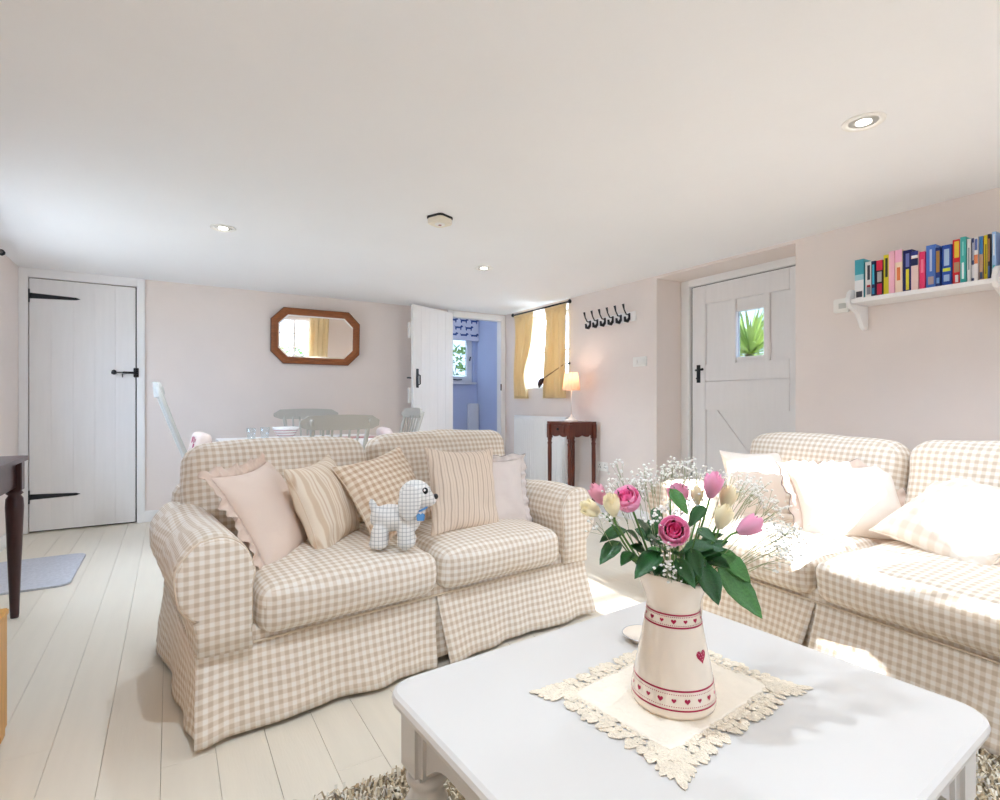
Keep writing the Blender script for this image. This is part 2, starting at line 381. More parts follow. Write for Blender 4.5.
# ---- door_1: boarded cupboard door in the back wall
d1 = struct(empty('door_1', (0, YB, 0)))
b0, b1 = -.957, -.255; nb = 5
for i in range(nb):
    a = b0+(b1-b0)*i/nb; b = b0+(b1-b0)*(i+1)/nb
    box('plank', a+.0002, b-.0002, -.004, .03, .014, 2.04, M['doorwhite'], d1, .0008, 1)
box('gap_shade', -.965, -.245, .04, .05, 0, 2.05, M['black'], d1)  # black sheet behind the planks stands in for shade in the gaps
for z in (1.90, .29):
    hg = prism('strap_hinge', [(-.952, z-.022), (-.952, z+.022), (-.66, z+.010), (-.632, z), (-.66, z-.010)], 'y', -.012, -.004, M['black'], d1, .001)
    box('hinge_plate', -.972, -.953, -.016, -.001, z-.055, z+.055, M['black'], hg, .003)
la = box('latch', -.345, -.262, -.016, -.004, 1.293, 1.312, M['black'], d1, .003)
box('latch_bar', -.40, -.25, -.022, -.014, 1.298, 1.308, M['black'], la, .002)
lathe('latch_knob', [(0, -.022), (.018, -.014), (.02, 0), (.014, .016), (0, .022)], M['black'], la, 12, (-.405, -.022, 1.303))
box('latch_keeper', -.268, -.254, -.030, 0, 1.262, 1.345, M['black'], la, .004)
box('latch_keeper', -.244, -.230, -.034, -.012, 1.262, 1.345, M['black'], la, .004)
box('latch_thumb', -.35, -.343, -.030, -.01, 1.26, 1.295, M['black'], la, .002)
struct(box('trim_1', -.245, -.185, YB-.022, YB, 0, H, M['white'], None, .004))
struct(box('trim_2', -1.02, -.962, YB-.022, YB, 0, H, M['white'], None, .004))
struct(box('trim_3', -.965, -.245, YB-.022, YB, 2.047, H, M['white'], None, .004))

# ---- door_2: open boarded door folded back, hinged on the corridor doorway
d2 = struct(empty('door_2', (2.775, 5.575, 0)))
ang = math.atan2(5.255-5.575, 2.15-2.775); d2.rotation_euler = (0, 0, ang)
L2 = .70
# local x runs from hinge to free edge; the face seen in the room is +y
for i in range(5):
    a, b = L2*i/5, L2*(i+1)/5
    box('plank', a+.0002, b-.0002, -.012, .012, .02, 2.075, M['doorwhite'], d2, .001, 1)
for z in (.35, 1.10, 1.78):
    box('ledge', .01, L2+.03, -.036, -.012, z-.06, z+.10, M['doorwhite'], d2, .004)
ph = box('latch_plate', L2-.09, L2-.05, .012, .018, 1.20, 1.40, M['black'], d2, .003)
tube('handle', [(L2-.07, .016, 1.34), (L2-.07, .05, 1.33), (L2-.07, .052, 1.24), (L2-.07, .016, 1.225)], .007, M['black'], ph, 8)
box('latch_bar', L2-.03, L2+.05, -.03, -.02, 1.295, 1.31, M['black'], d2, .003)
struct(box('trim_4', 3.45, 3.47, YB-.03, YB+.07, 0, 2.075, M['white'], None, .004))
struct(box('trim_5', 2.735, 2.80, YB-.022, YB+.07, 0, 2.12, M['white'], None, .004))
struct(box('trim_6', 2.80, 3.52, YB-.022, YB+.07, 2.04, 2.11, M['white'], None, .004))
struct(box('trim_7', 3.47, 3.52, YB-.022, YB, 0, 2.04, M['white'], None, .004))
tag(box('latch_keep', 3.44, 3.452, YB-.045, YB-.03, 1.19, 1.27, M['black'], None, .003), 'small black iron latch keeper on the doorway frame by the curtain', 'latch')

# ---- corridor beyond
CB, CXR, CH = 7.0, 3.90, 2.45
wall('wall_corridor_back', 'y', CB, CB+.2, 1.6, CXR+.1, 0, CH, [(3.32, 3.84, 1.34, 2.12)], M['bluewall'])
struct(box('wall_corridor_right', CXR, CXR+.12, YB+.07, CB, 0, CH, M['bluewall']))
struct(box('wall_corridor_left', 1.5, 1.6, YB+.07, CB, 0, CH, M['bluewall']))
struct(box('ceiling_corridor', 1.5, CXR+.12, YB+.07, CB+.2, CH, CH+.1, M['ceil']))
struct(box('wall_corridor_front', 1.5, CXR+.12, YB+.07, YB+.09, 2.10, CH, M['bluewall']))
struct(box('floor_corridor', 1.5, CXR+.12, YB+.07, CB, -.1, 0, M['floor']))
portal('daylight_portal', (3.58, CB+.14, 1.73), (0, -1, 0), .52, .78)
w3 = struct(empty('window_3', (3.58, CB, 0)))
def casement(par, w, z0, z1, y, mull=(), bars=(), t=.045, dep=.05, m=None, gl='glass'):
    m = m or M['white']
    box('window_frame', -w/2, -w/2+t, y, y+dep, z0, z1, m, par, .004); box('window_frame', w/2-t, w/2, y, y+dep, z0, z1, m, par, .004)
    box('window_frame', -w/2+t, w/2-t, y, y+dep, z1-t, z1, m, par, .004); box('window_frame', -w/2+t, w/2-t, y, y+dep, z0, z0+t, m, par, .004)
    for u in mull: box('mullion', u-t*.6, u+t*.6, y, y+dep, z0+t, z1-t, m, par, .004)
    for zb in bars: box('glazing_bar', -w/2+t, w/2-t, y+.008, y+dep-.01, zb-.013, zb+.013, m, par, .003)
    box('pane', -w/2+t, w/2-t, y+dep/2-.002, y+dep/2+.002, z0+t, z1-t, M[gl], par)
casement(w3, .52, 1.34, 2.12, .05, (), (), .085, gl='dimglass')
box('window_sill', -.30, .29, -.05, .05, 1.31, 1.34, M['white'], w3, .006)
tube('stay', [(-.06, .03, 1.38), (.0, .02, 1.375), (.08, .03, 1.38)], .008, M['black'], w3)
tube('stay', [(.21, .03, 1.66), (.22, .02, 1.72)], .01, M['black'], w3)
rb = empty('roman_blind', (3.56, CB-.06, 0), 0, 'pale roman blind printed with navy animals at the corridor window', 'blind')
bv, bf = [], []
for i, z in enumerate([2.40, 2.2, 2.02, 1.985, 1.955, 1.95]):
    for xx in (-.33, .33): bv.append((xx, [0, .002, 0, -.01, -.012, .004][i], z))
bf = [(2*i, 2*i+1, 2*i+3, 2*i+2) for i in range(5)]
o = mk('blind_cloth', bv, bf, M['blind'], rb); o.modifiers.new('s', 'SOLIDIFY').thickness = .006
dogp = [(-.032, -.012), (-.032, .004), (-.04, .016), (-.03, .010), (.014, .010), (.022, .022), (.036, .018), (.040, .008), (.026, .004), (.022, -.018), (.016, -.018), (.014, -.004), (-.02, -.004), (-.022, -.018), (-.028, -.018)]
for r_, z in enumerate((2.0, 2.105, 2.21, 2.315)):
    for i in range(4):
        cx = -.25+.17*i+(.08 if r_ % 2 else 0)
        if cx > .26: continue
        prism('printed_animal', [(cx+a*1.75, z+.02+b*1.75) for a, b in dogp], 'y', -.009, -.004, M['navy'], rb)
tag(box('corridor_radiator', 3.72, 3.885, CB-.09, CB-.02, .25, 1.03, M['radiator'], None, .012), 'white radiator low on the blue corridor wall', 'radiator')

# ---- window_2: recessed window in the right wall
w2 = struct(empty('window_2', (XR+.26, 4.865, 0), PI/2))   # local x = +y world, local y = -x world
w2.rotation_euler = (0, 0, -PI/2)                            # local x -> -Y, local y -> +X
casement(w2, .99, 1.20, 2.08, 0.0, (0,), (1.64,), .05)
box('window_sill', -.49, .49, -.255, 0, 1.185, 1.21, M['white'], w2, .005)
box('window_reveal', -.494, -.489, -.255, 0, 1.21, 2.08, M['white'], w2); box('window_reveal', .489, .494, -.255, 0, 1.21, 2.08, M['white'], w2)

# ---- door_3: ledged and braced back door in its recess
XD = 3.87
d3 = struct(empty('door_3', (XD, 0, 0)))
YA, YZ = 2.10, 3.09
P = [(YA, 2.434), (2.671, YZ)]
bmd = bmesh.new()
for (y0, y1, z0, z1) in ((YA, YZ, .015, 1.41), (YA, YZ, 1.775, 2.035), (YA, 2.434, 1.41, 1.775), (2.671, YZ, 1.41, 1.775)): bm_box(bmd, 0, .04, y0, y1, z0, z1)
frombm('door_slab', bmd, M['doorwhite'], d3)
def rail(nm, y0, y1, z0, z1, t=.02): return box(nm, -t, .001, y0, y1, z0, z1, M['doorwhite'], d3, .004)
rail('stile', 2.955, YZ, .015, 2.035); rail('stile', YA, YA+.13, .015, 2.035)
rail('rail', YA+.13, 2.955, 1.875, 2.035); rail('rail', YA+.13, 2.955, 1.225, 1.365); rail('rail', YA+.13, 2.955, .985, 1.221); rail('rail', YA+.13, 2.955, .015, .16)
rail('mullion', 2.671, 2.715, 1.365, 1.875); rail('mullion', 2.385, 2.434, 1.365, 1.875)
rail('glazing_bead', 2.434, 2.671, 1.775, 1.80, .01); rail('glazing_bead', 2.434, 2.671, 1.385, 1.41, .01)
prism('brace', [(2.953, .875), (2.845, .983), (2.235, .27), (2.235, .162), (2.34, .162)], 'x', -.014, .001, M['doorwhite'], d3, .003)
box('pane', .018, .022, 2.434, 2.671, 1.41, 1.775, M['dimglass'], d3)
box('gap_shade', -.004, .0, YZ, YZ+.013, .015, 2.04, M['black'], d3); box('gap_shade', -.004, 0, YA, YZ, 2.035, 2.042, M['black'], d3)  # black strips laid in as the shade between door and frame
lp = box('lock_plate', -.022, -.013, 3.0, 3.045, 1.21, 1.37, M['black'], d3, .004)
tube('handle', [(-.02, 3.02, 1.32), (-.06, 3.02, 1.32), (-.065, 2.98, 1.322), (-.065, 2.945, 1.325)], [.008, .008, .008, .011], M['black'], lp)
tube('key', [(-.02, 3.022, 1.25), (-.05, 3.022, 1.25)], .006, M['black'], lp)
struct(box('trim_8', XD-.05, XD+.05, YZ+.013, 3.187, 0, 2.10, M['white'], None, .005))
struct(box('trim_9', XD-.05, XD+.05, 2.0, YZ+.013, 2.042, 2.10, M['white'], None, .005))
struct(box('trim_10', XD-.05, XD+.05, 2.0, YA-.003, 0, 2.042, M['white'], None, .005))

# ---- front windows (behind the camera, seen in the mirror) and the left window
for i, (a, b, c, d) in enumerate(WF):
    w = struct(empty('window_%d' % (4+i), ((a+b)/2, YF-.2, 0), PI))
    casement(w, b-a, c, d, 0, (-.17, .17), (c+.36, c+.68), .05)
    box('window_sill', -(b-a)/2-.05, (b-a)/2+.05, -.24, .0, c-.03, c, M['white'], w, .006)
w = struct(empty('window_1', (XL-.2, 4.15, 0), PI/2))
casement(w, 1.4, .80, 1.76, 0, (-.23, .23), (1.12, 1.44), .05)
box('window_sill', -.74, .74, -.24, 0, .785, .80, M['white'], w, .006)

# ---- outside
struct(box('ground', -14, 18, -22, 20, -.5, -.2, M['gravel']))
def bush(name, c, r, h, n, label, lm, cat='bush', seed=1):
    rn = random.Random(seed); e = empty(name, c, 0, label, cat)
    bm = bmesh.new()
    for i in range(n):
        a = rn.uniform(0, 2*PI); q = rn.random()**.5; z = rn.uniform(.12, 1)*h; rr = r*math.sqrt(max(.05, 1-(z/h-.4)**2*1.6))*(.55+.45*q)
        p = Vector((rr*math.cos(a), rr*math.sin(a), z)); d = Vector((rn.uniform(-1, 1), rn.uniform(-1, 1), rn.uniform(-.3, 1))).normalized()
        s = d.cross(Vector((rn.uniform(-1, 1), rn.uniform(-1, 1), rn.uniform(-1, 1)))).normalized(); l = rn.uniform(.07, .14)
        vs = [bm.verts.new(p), bm.verts.new(p+d*l*.5+s*l*.25), bm.verts.new(p+d*l), bm.verts.new(p+d*l*.5-s*l*.25)]; bm.faces.new(vs)
    stuff(frombm('foliage', bm, lm, e)); tube('stem', [(0, 0, -.05), (.02, 0, h*.6)], [.04, .02], M['bark'], e)
    return e
bush('garden_bush', (2.1, -4.6, -.2), .95, 1.35, 1500, 'dark green garden bush outside the front window, seen in the mirror', M['foliage'], seed=2)
bush('garden_bush', (4.3, 9.6, -.2), 1.2, 2.3, 1500, 'green garden bush outside the corridor window', M['foliage'], seed=4)
yc = empty('yucca', (4.85, 3.2, -.2), 0, 'spiky yellow-green plant outside the back door pane', 'plant')
rn = random.Random(5)
for i in range(150):
    a = rn.uniform(0, 2*PI); el = rn.uniform(-.3, 1.3); l = rn.uniform(.45, .75); d = Vector((math.cos(a)*math.cos(el), math.sin(a)*math.cos(el), math.sin(el)))
    s = d.cross(Vector((0, 0, 1))).normalized()*.013; b = Vector((0, 0, 1.72)); mid = b+d*l*.55; tip = b+d*l-Vector((0, 0, .12))
    o = mk('blade', [b-s*.6, b+s*.6, mid+s, mid-s, tip], [(0, 1, 2, 3), (3, 2, 4)], M['grass'], yc, clean=False); o.modifiers.new('s', 'SOLIDIFY').thickness = .003
tube('trunk', [(0, 0, -.02), (.02, 0, .9), (0, 0, 1.72)], [.07, .06, .05], M['bark'], yc)

# ------------------------------------------------------------------ ceiling fittings
def downlight(x, y, label):
    e = empty('downlight', (x, y, H), 0, label, 'ceiling light', 'recessed ceiling downlights')
    n = 28; prof = [(.050, -.001), (.056, -.006), (.066, -.007), (.072, -.003), (.073, 0), (.05, 0)]
    bm = bmesh.new(); rings = lathe_rings(prof, n); R = [[bm.verts.new(p) for p in r] for r in rings]
    for q in range(len(R)):
        a, b = R[q], R[(q+1) % len(R)]
        for i in range(n): bm.faces.new((a[i], a[(i+1) % n], b[(i+1) % n], b[i]))
    frombm('ring', bm, M['plastic'], e, True)
    lathe('baffle', [(.050, -.0012), (.048, -.0005)], M['plastic'], e, n)
    lathe('lens', [(.026, -.0015), (.026, -.004), (.018, -.006)], M['lens'], e, 20)
    L = bpy.data.lights.new('downlight_lamp', 'SPOT'); L.energy = 66; L.spot_size = math.radians(120); L.spot_blend = .6; L.shadow_soft_size = .03; L.color = (.745, .862, 1.0)
    q = bpy.data.objects.new('downlight_lamp', L); COL.objects.link(q); q.location = (x, y, H-.012)
    return e
downlight(2.256, 1.02, 'round white ceiling downlight above the right-hand sofa, nearest the bookshelf')
downlight(.278, 3.705, 'round white ceiling downlight over the dining table, left of the smoke alarm')
downlight(2.136, 3.72, 'small round ceiling downlight towards the far doorway, beyond the smoke alarm')
downlight(.28, 1.02, 'added unseen ceiling downlight above the viewer beside the console table'); downlight(2.2, -.8, 'added unseen ceiling downlight near the front window behind the viewer'); downlight(.28, -.8, 'added unseen ceiling downlight in the near corner behind the viewer')  # extra downlights added out of view to brighten the room
L = bpy.data.lights.new('corridor_fill', 'POINT'); L.energy = 8; L.color = (.78, .90, 1.0); L.shadow_soft_size = .04  # lamp and its pendant added out of sight to brighten the dark corridor
q_ = bpy.data.objects.new('corridor_fill', L); COL.objects.link(q_); q_.location = (2.6, 6.3, 2.25)
cl = empty('added_pendant', (2.6, 6.3, 2.45), 0, 'small added ceiling lamp brightening the corridor, unseen behind the open door', 'ceiling light')
lathe('canopy', [(.05, -.03), (.06, -.015), (.06, 0)], M['plastic'], cl, 20); tube('flex', [(0, 0, -.03), (0, 0, -.07)], .004, M['plastic'], cl); lathe('globe', [(.01, -.07), (.04, -.085), (.05, -.11), (.04, -.135), (.0, -.15)], M['lens'], cl, 20)
sa = empty('smoke_alarm', (1.33, 2.828, H), .4, 'cream square smoke alarm fixed to the middle of the ceiling', 'smoke alarm')
prism('base', rounded_rect(-.058, .058, -.058, .058, .018), 'z', -.012, 0, M['black'], sa, .002)
cb = prism('cover', rounded_rect(-.055, .055, -.055, .055, .02), 'z', -.042, -.012, mat('alarm_plastic', srgb(238, 230, 212), .4), sa, .006)
lathe('grille', [(.026, -.047), (.03, -.044), (.03, -.040)], M['plastic'], sa, 16); lathe('test_button', [(.009, -.05), (.010, -.046)], M['bowlstripe'], sa, 10)
# ------------------------------------------------------------------ mirror on the back wall
mr = empty('wall_mirror', (1.26, YB-.005, 1.433), 0, 'elongated octagonal mirror in a brown wooden frame on the far wall', 'mirror')
mr.rotation_euler = (math.radians(4.0), 0, math.radians(-1.0)); mr.location.y -= .008
hw, hh, ch = .426, .27, .115; fw = .062
def octo(w, h, c): return [(-w+c, 0+h), (w-c, h), (w, h-c), (w, -h+c), (w-c, -h), (-w+c, -h), (-w, -h+c), (-w, h-c)]
outer = octo(hw, hh, ch); inner = octo(hw-fw, hh-fw, ch-fw*.42); inn2 = octo(hw-fw-.016, hh-fw-.016, ch-fw*.42-.007)
cz = hh
for i in range(8):
    j = (i+1) % 8; o1, o2, i1, i2 = outer[i], outer[j], inner[i], inner[j]
    vs = []
    for (p, y0) in ((o1, -.012), (o2, -.012), (i2, -.012), (i1, -.012)): vs.append((p[0], -.030 if p in (o1, o2) else -.020, p[1]+cz))
    m1 = [(a[0]*.55+b[0]*.45, a[1]*.55+b[1]*.45) for a, b in ((o1, i1), (o2, i2))]
    V = [(o1[0], -.004, o1[1]+cz), (o2[0], -.004, o2[1]+cz), (o1[0], -.026, o1[1]+cz), (o2[0], -.026, o2[1]+cz),
         (m1[0][0], -.036, m1[0][1]+cz), (m1[1][0], -.036, m1[1][1]+cz), (i1[0], -.020, i1[1]+cz), (i2[0], -.020, i2[1]+cz), (i1[0], -.004, i1[1]+cz), (i2[0], -.004, i2[1]+cz)]
    mk('frame_rail', V, [(0, 1, 3, 2), (2, 3, 5, 4), (4, 5, 7, 6), (6, 7, 9, 8), (0, 8, 9, 1), (0, 2, 4, 6, 8), (1, 9, 7, 5, 3)], M['mirrorwood'], mr)
    # dark edge strip outside
    dd = Vector((o2[0]-o1[0], 0, o2[1]-o1[1])).normalized(); nn = Vector((-dd.z, 0, dd.x))
    V2 = []
    for pnt in (o1, o2):
        q = Vector((pnt[0], 0, pnt[1]+cz)); out = Vector((pnt[0], 0, pnt[1])).normalized()*.007
        V2 += [(q.x, -.002, q.z), (q.x, -.024, q.z), (q.x+out.x, -.021, q.z+out.z), (q.x+out.x, -.002, q.z+out.z)]
    mk('edge_moulding', V2, [(0, 1, 5, 4), (1, 2, 6, 5), (2, 3, 7, 6), (3, 0, 4, 7), (0, 3, 2, 1), (4, 5, 6, 7)], M['mirroredge'], mr)
prism('mirror_glass', [(p[0], p[1]+cz) for p in inn2], 'y', -.018, -.006, M['mirror'], mr)
mk('bevelled_edge', [(p[0], -.016, p[1]+cz) for p in inner]+[(p[0], -.0185, p[1]+cz) for p in inn2], [(i, (i+1) % 8, 8+(i+1) % 8, 8+i) for i in range(8)], M['bevelglass'], mr)

# ------------------------------------------------------------------ curtains
def curtain(name, loc, rz, w0, w1, z0, z1, label, folds=4, tie=None, seed=0, grp=None, lean=0.0):
    """hangs in local xz; w0 top width, w1 bottom width, starts at x=0"""
    e = empty(name, loc, rz, label, 'curtain', grp)
    nx, nzv = 60, 30; V = []; F = []; UV = []
    for j in range(nzv+1):
        t = j/nzv; z = z1+(z0-z1)*t
        w = w0+(w1-w0)*t; x0 = 0+lean*t
        if tie:
            k = math.exp(-((t-tie)/.22)**2); w = w*(1-.35*k)
        for i in range(nx+1):
            s = i/nx
            a = .030*(.6+.4*t)*math.sin(2*PI*folds*s+.5*math.sin(3*t+seed))+.006*math.sin(2*PI*folds*2.3*s+seed+2*t)
            if t < .06: a = .012*math.sin(2*PI*folds*2*s)
            V.append((x0+s*w, a-.0, z)); UV.append((s, t))
    for j in range(nzv):
        for i in range(nx): a = j*(nx+1)+i; F.append((a, a+1, a+nx+2, a+nx+1))
    o = mk('curtain_cloth', V, F, M['curtain'], e, True, UV); o.modifiers.new('s', 'SOLIDIFY').thickness = .003
    box('heading_tape', 0, w0, -.012, .012, z1-.015, z1+.01, M['curtain'], e, .004)
    return e
# local x -> -Y world when rz=-90deg; local y -> +X
curtain('curtain', (XR-.05, 5.32, 0), -PI/2, .38, .27, 1.09, 2.055, 'mustard curtain gathered beside the corridor doorway frame', 4.5, .72, 0, 'short mustard curtains')
curtain('curtain', (XR-.05, 4.71, 0), -PI/2, .36, .39, 1.09, 2.055, 'mustard curtain hanging behind the table lamp', 5, None, 2, 'short mustard curtains', -.02)
cr = empty('curtain_rod', (XR-.055, 4.285, 2.075), 0, 'thin black curtain rod above the recessed side window', 'curtain rod')
tube('rod', [(0, 0, 0), (0, 1.06, 0)], .009, M['black'], cr, 10)
for y in (0, 1.06): lathe('finial', [(.004, -.02), (.018, -.01), (.02, .004), (.01, .02), (0, .024)], M['black'], cr, 12, (0, y, 0))
for y in (.05, 1.01): tube('bracket', [(0, y, 0), (.055, y, 0)], .007, M['black'], cr, 8)
curtain('curtain', (2.47, YF+.05, 0), 0, .42, .40, .75, 2.03, 'mustard curtain at the front window, seen in the mirror', 3.5, None, 5, 'long mustard curtains')
curtain('curtain', (1.10, YF+.05, 0), 0, .34, .30, .75, 2.03, 'long mustard curtain at the window side behind the viewer', 3.5, None, 6, 'long mustard curtains')
cr = empty('curtain_rod', (1.05, YF+.05, 2.05), 0, 'black curtain rod above the front window', 'curtain rod'); tube('rod', [(0, 0, 0), (2.15, 0, 0)], .01, M['black'], cr, 10)
cr = empty('curtain_rod', (XL+.05, 3.22, 2.06), 0, 'black curtain rod end at the picture edge on the left wall', 'curtain rod'); tube('rod', [(0, 0, 0), (0, 1.64, 0)], .01, M['black'], cr, 10)
lathe('finial', [(.004, -.02), (.018, -.01), (.02, .004), (.01, .02), (0, .024)], M['black'], cr, 12, (0, 1.64, 0))
# holdback arm
hb = empty('curtain_holdback', (XR, 4.35, 1.45), 0, 'thin jointed metal arm with dark teardrop end on the wall beside the curtain', 'holdback')
lathe('wall_rose', [(.0, -.012), (.014, -.008), (.016, .008), (0, .012)], M['black'], hb, 10, (-.012, 0, 0))
tube('arm', [(-.01, 0, 0), (-.05, .02, -.005), (-.10, .33, -.15)], .006, M['brass'], hb, 8)
loft('teardrop', tube_rings([(-.10, .32, -.145), (-.104, .345, -.16), (-.107, .365, -.185), (-.109, .38, -.215), (-.11, .388, -.245)], [.008, .024, .030, .024, .006], 12), M['darkwood'], hb)
# ------------------------------------------------------------------ radiator under the window
ra = empty('radiator', (XR-.025, 4.32, 0), 0, 'white ribbed panel radiator under the side window', 'radiator')
box('panel', -.05, -.02, 0, .98, .16, .885, M['radiator'], ra, .008)
for i in range(24):
    box('rib', -.058, -.048, .03+i*.0395, .03+i*.0395+.024, .19, .86, M['radiator'], ra, .004, 1)
box('top_grille', -.05, -.0, 0.005, .975, .885, .895, M['radiator'], ra, .003); tube('valve', [(-.03, -.03, .12), (-.03, -.03, .2), (-.03, .01, .22)], .012, M['steel'], ra)
tube('pipe', [(-.03, -.03, .003), (-.03, -.03, .12)], .007, M['steel'], ra)
# ------------------------------------------------------------------ coat hooks, switch, sockets
hk = empty('coat_rack', (XR, 4.08, 1.77), 0, 'pale coat rack with six black double hooks on the wall', 'coat rack')
box('board', -.02, 0, -.665, 0, 0, .085, M['white'], hk, .004)
for i in range(6):
    y = -.07-i*.105
    h = box('hook', -.026, -.019, y-.013, y+.013, .012, .075, M['black'], hk, .003)
    tube('upper_prong', [(-.024, y, .06), (-.06, y, .062), (-.085, y, .10), (-.098, y, .15)], [.006, .006, .006, .011], M['black'], h, 8)
    tube('lower_prong', [(-.024, y, .03), (-.045, y, .0), (-.07, y, .002), (-.078, y, .04)], [.012, .015, .015, .009], M['black'], h, 8)
def plate(name, y, z, w, hgt, label, cat, n=2, sock=False):
    e = empty(name, (XR, y, z), 0, label, cat); box('faceplate', -.01, 0, -w/2, w/2, -hgt/2, hgt/2, M['plastic'], e, .003)
    for i in range(n):
        yy = (-w/4+i*w/2) if n == 2 else 0
        if sock:
            for a, b in ((0, .016), (-.011, -.008), (.011, -.008)): box('socket_hole', -.0105, -.0095, yy+a-.003, yy+a+.003, b-.006, b+.006, M['black'], e)
            box('rocker', -.014, -.009, yy+.020, yy+.03, .015, .033, M['plastic'], e, .001)
        else: box('rocker', -.015, -.009, yy-.018, yy+.018, -.02, .02, M['plastic'], e, .003)
plate('light_switch', 3.375, 1.405, .16, .085, 'double white light switch beside the coat rack', 'switch')
plate('wall_socket', 3.85, .435, .148, .085, 'double white wall socket near the small mahogany table', 'socket', 2, True)
th = empty('thermostat', (XR, 1.705, 1.64), 0, 'small white thermostat box on the wall beside the bookshelf bracket', 'thermostat')
box('case', -.03, 0, -.045, .045, -.042, .042, M['plastic'], th, .006); box('display', -.031, -.029, -.03, .012, -.02, .012, mat('lcd', srgb(196, 196, 190), .3), th, .0004)

# ------------------------------------------------------------------ bookshelf and books
SZ = 1.637
sh = empty('wall_shelf', (XR, 0, SZ), 0, 'white wooden wall shelf with scrolled end brackets holding paperbacks', 'shelf')
box('board', -.21, 0, .80, 1.565, -.024, 0, M['white'], sh, .004)
prof = [(0, -.16), (-.035, -.165), (-.06, -.15), (-.085, -.10), (-.11, -.07), (-.16, -.055), (-.20, -.045), (-.222, -.02), (-.222, .01), (-.205, .045), (-.18, .06), (-.15, .055), (-.12, .04), (0, .04)]
for y in (1.565, .945-.022): prism('bracket', prof, 'y', y, y+.022, M['white'], sh, .003)
BK = [(1.585, 1.538, 1.869), (1.534, 1.498, 1.848), (1.497, 1.476, 1.843), (1.475, 1.443, 1.842), (1.442, 1.413, 1.866), (1.411, 1.384, 1.876), (1.384, 1.35, 1.877), (1.35, 1.307, 1.868), (1.307, 1.275, 1.85), (1.273, 1.248, 1.842), (1.246, 1.204, 1.869), (1.201, 1.179, 1.845), (1.177, 1.136, 1.852), (1.134, 1.101, 1.87), (1.1, 1.077, 1.873), (1.075, 1.06, 1.859), (1.06, 1.046, 1.86), (1.045, 1.03, 1.861), (1.028, 1.013, 1.86), (1.012, .997, 1.862), (.995, .983, 1.861), (.981, .965, 1.869)]
S_ = srgb
BC = [  # spine colour, label, bands (z0,z1 fractions, width fraction, colour)
 ((62, 160, 176), 'teal and white paperback at the far end of the shelf', [(0, .48, 1, (236, 236, 236)), (.48, .62, 1, (160, 204, 212)), (.05, .2, .7, (70, 70, 80))]),
 ((236, 234, 230), 'white paperback with grey lettering next to the teal one', [(.5, .9, .4, (60, 60, 66)), (.1, .34, .6, (150, 150, 156)), (.3, .36, .5, (190, 40, 40))]),
 ((24, 34, 70), 'slim navy paperback with cyan lettering', [(.35, .9, .5, (60, 180, 210)), (.08, .25, .6, (40, 130, 180))]),
 ((34, 18, 30), 'black and crimson paperback beside the yellow one', [(.72, 1, 1, (222, 38, 72)), (.05, .35, .8, (206, 30, 70)), (.4, .68, .7, (180, 180, 180))]),
 ((226, 216, 40), 'lime-yellow paperback with dark title', [(.45, .92, .45, (60, 66, 40))]),
 ((250, 190, 205), 'plain pale pink paperback', []),
 ((246, 222, 196), 'cream paperback with orange script under a pink top', [(.72, 1, 1, (248, 186, 210)), (.3, .6, .5, (232, 130, 70))]),
 ((20, 26, 92), 'thick navy paperback with yellow title', [(.06, .55, .35, (236, 226, 60)), (.6, .92, .4, (110, 120, 190))]),
 ((236, 208, 198), 'shell-pink paperback with dark blue panel', [(.64, .82, 1, (28, 34, 80)), (.84, .95, .8, (246, 246, 246)), (.9, 1, 1, (40, 50, 130))]),
 ((238, 60, 112), 'hot pink paperback left of the thick mid-blue one', [(.45, .8, .5, (250, 130, 160))]),
 ((78, 122, 206), 'thick mid-blue paperback with portrait on its spine', [(.1, .28, .6, (190, 170, 170)), (.4, .9, .25, (190, 206, 240))]),
 ((22, 50, 120), 'dark blue paperback with gold title', [(.38, .92, .7, (176, 132, 60)), (.1, .24, .6, (120, 160, 210))]),
 ((30, 74, 168), 'thick royal-blue paperback with white lettering', [(.5, .9, .55, (170, 196, 226)), (.36, .44, .8, (210, 220, 70)), (.12, .28, .6, (160, 186, 220))]),
 ((222, 36, 44), 'red paperback with yellow title', [(.6, .96, .6, (246, 206, 60)), (.28, .5, .7, (196, 150, 110)), (.06, .22, .4, (250, 240, 240))]),
 ((66, 176, 170), 'turquoise paperback with white lettering', [(.1, .45, .4, (236, 246, 246)), (.6, .9, .3, (130, 210, 206))]),
 ((240, 236, 234), 'slim white paperback next to the turquoise one', [(.3, .8, .4, (150, 150, 160))]),
 ((70, 80, 124), 'slim slate-blue and white paperback', [(.1, .4, 1, (226, 226, 230)), (.5, .9, .4, (200, 206, 220))]),
 ((238, 234, 232), 'slim white paperback with orange panel', [(.4, .6, 1, (222, 130, 80)), (.7, .95, .8, (90, 110, 170))]),
 ((196, 160, 130), 'slim tan and blue paperback', [(.6, 1, 1, (60, 130, 190)), (.05, .2, .8, (60, 80, 120))]),
 ((244, 220, 40), 'bright yellow slim paperback', [(.15, .8, .4, (150, 130, 40))]),
 ((38, 36, 52), 'slim black and brown paperback', [(.4, .9, .6, (180, 130, 80)), (.05, .3, .6, (70, 100, 160))]),
 ((160, 196, 236), 'pale blue paperback beside the shelf end bracket', [(.5, .95, .4, (240, 244, 250)), (.05, .3, .6, (80, 190, 200))])]
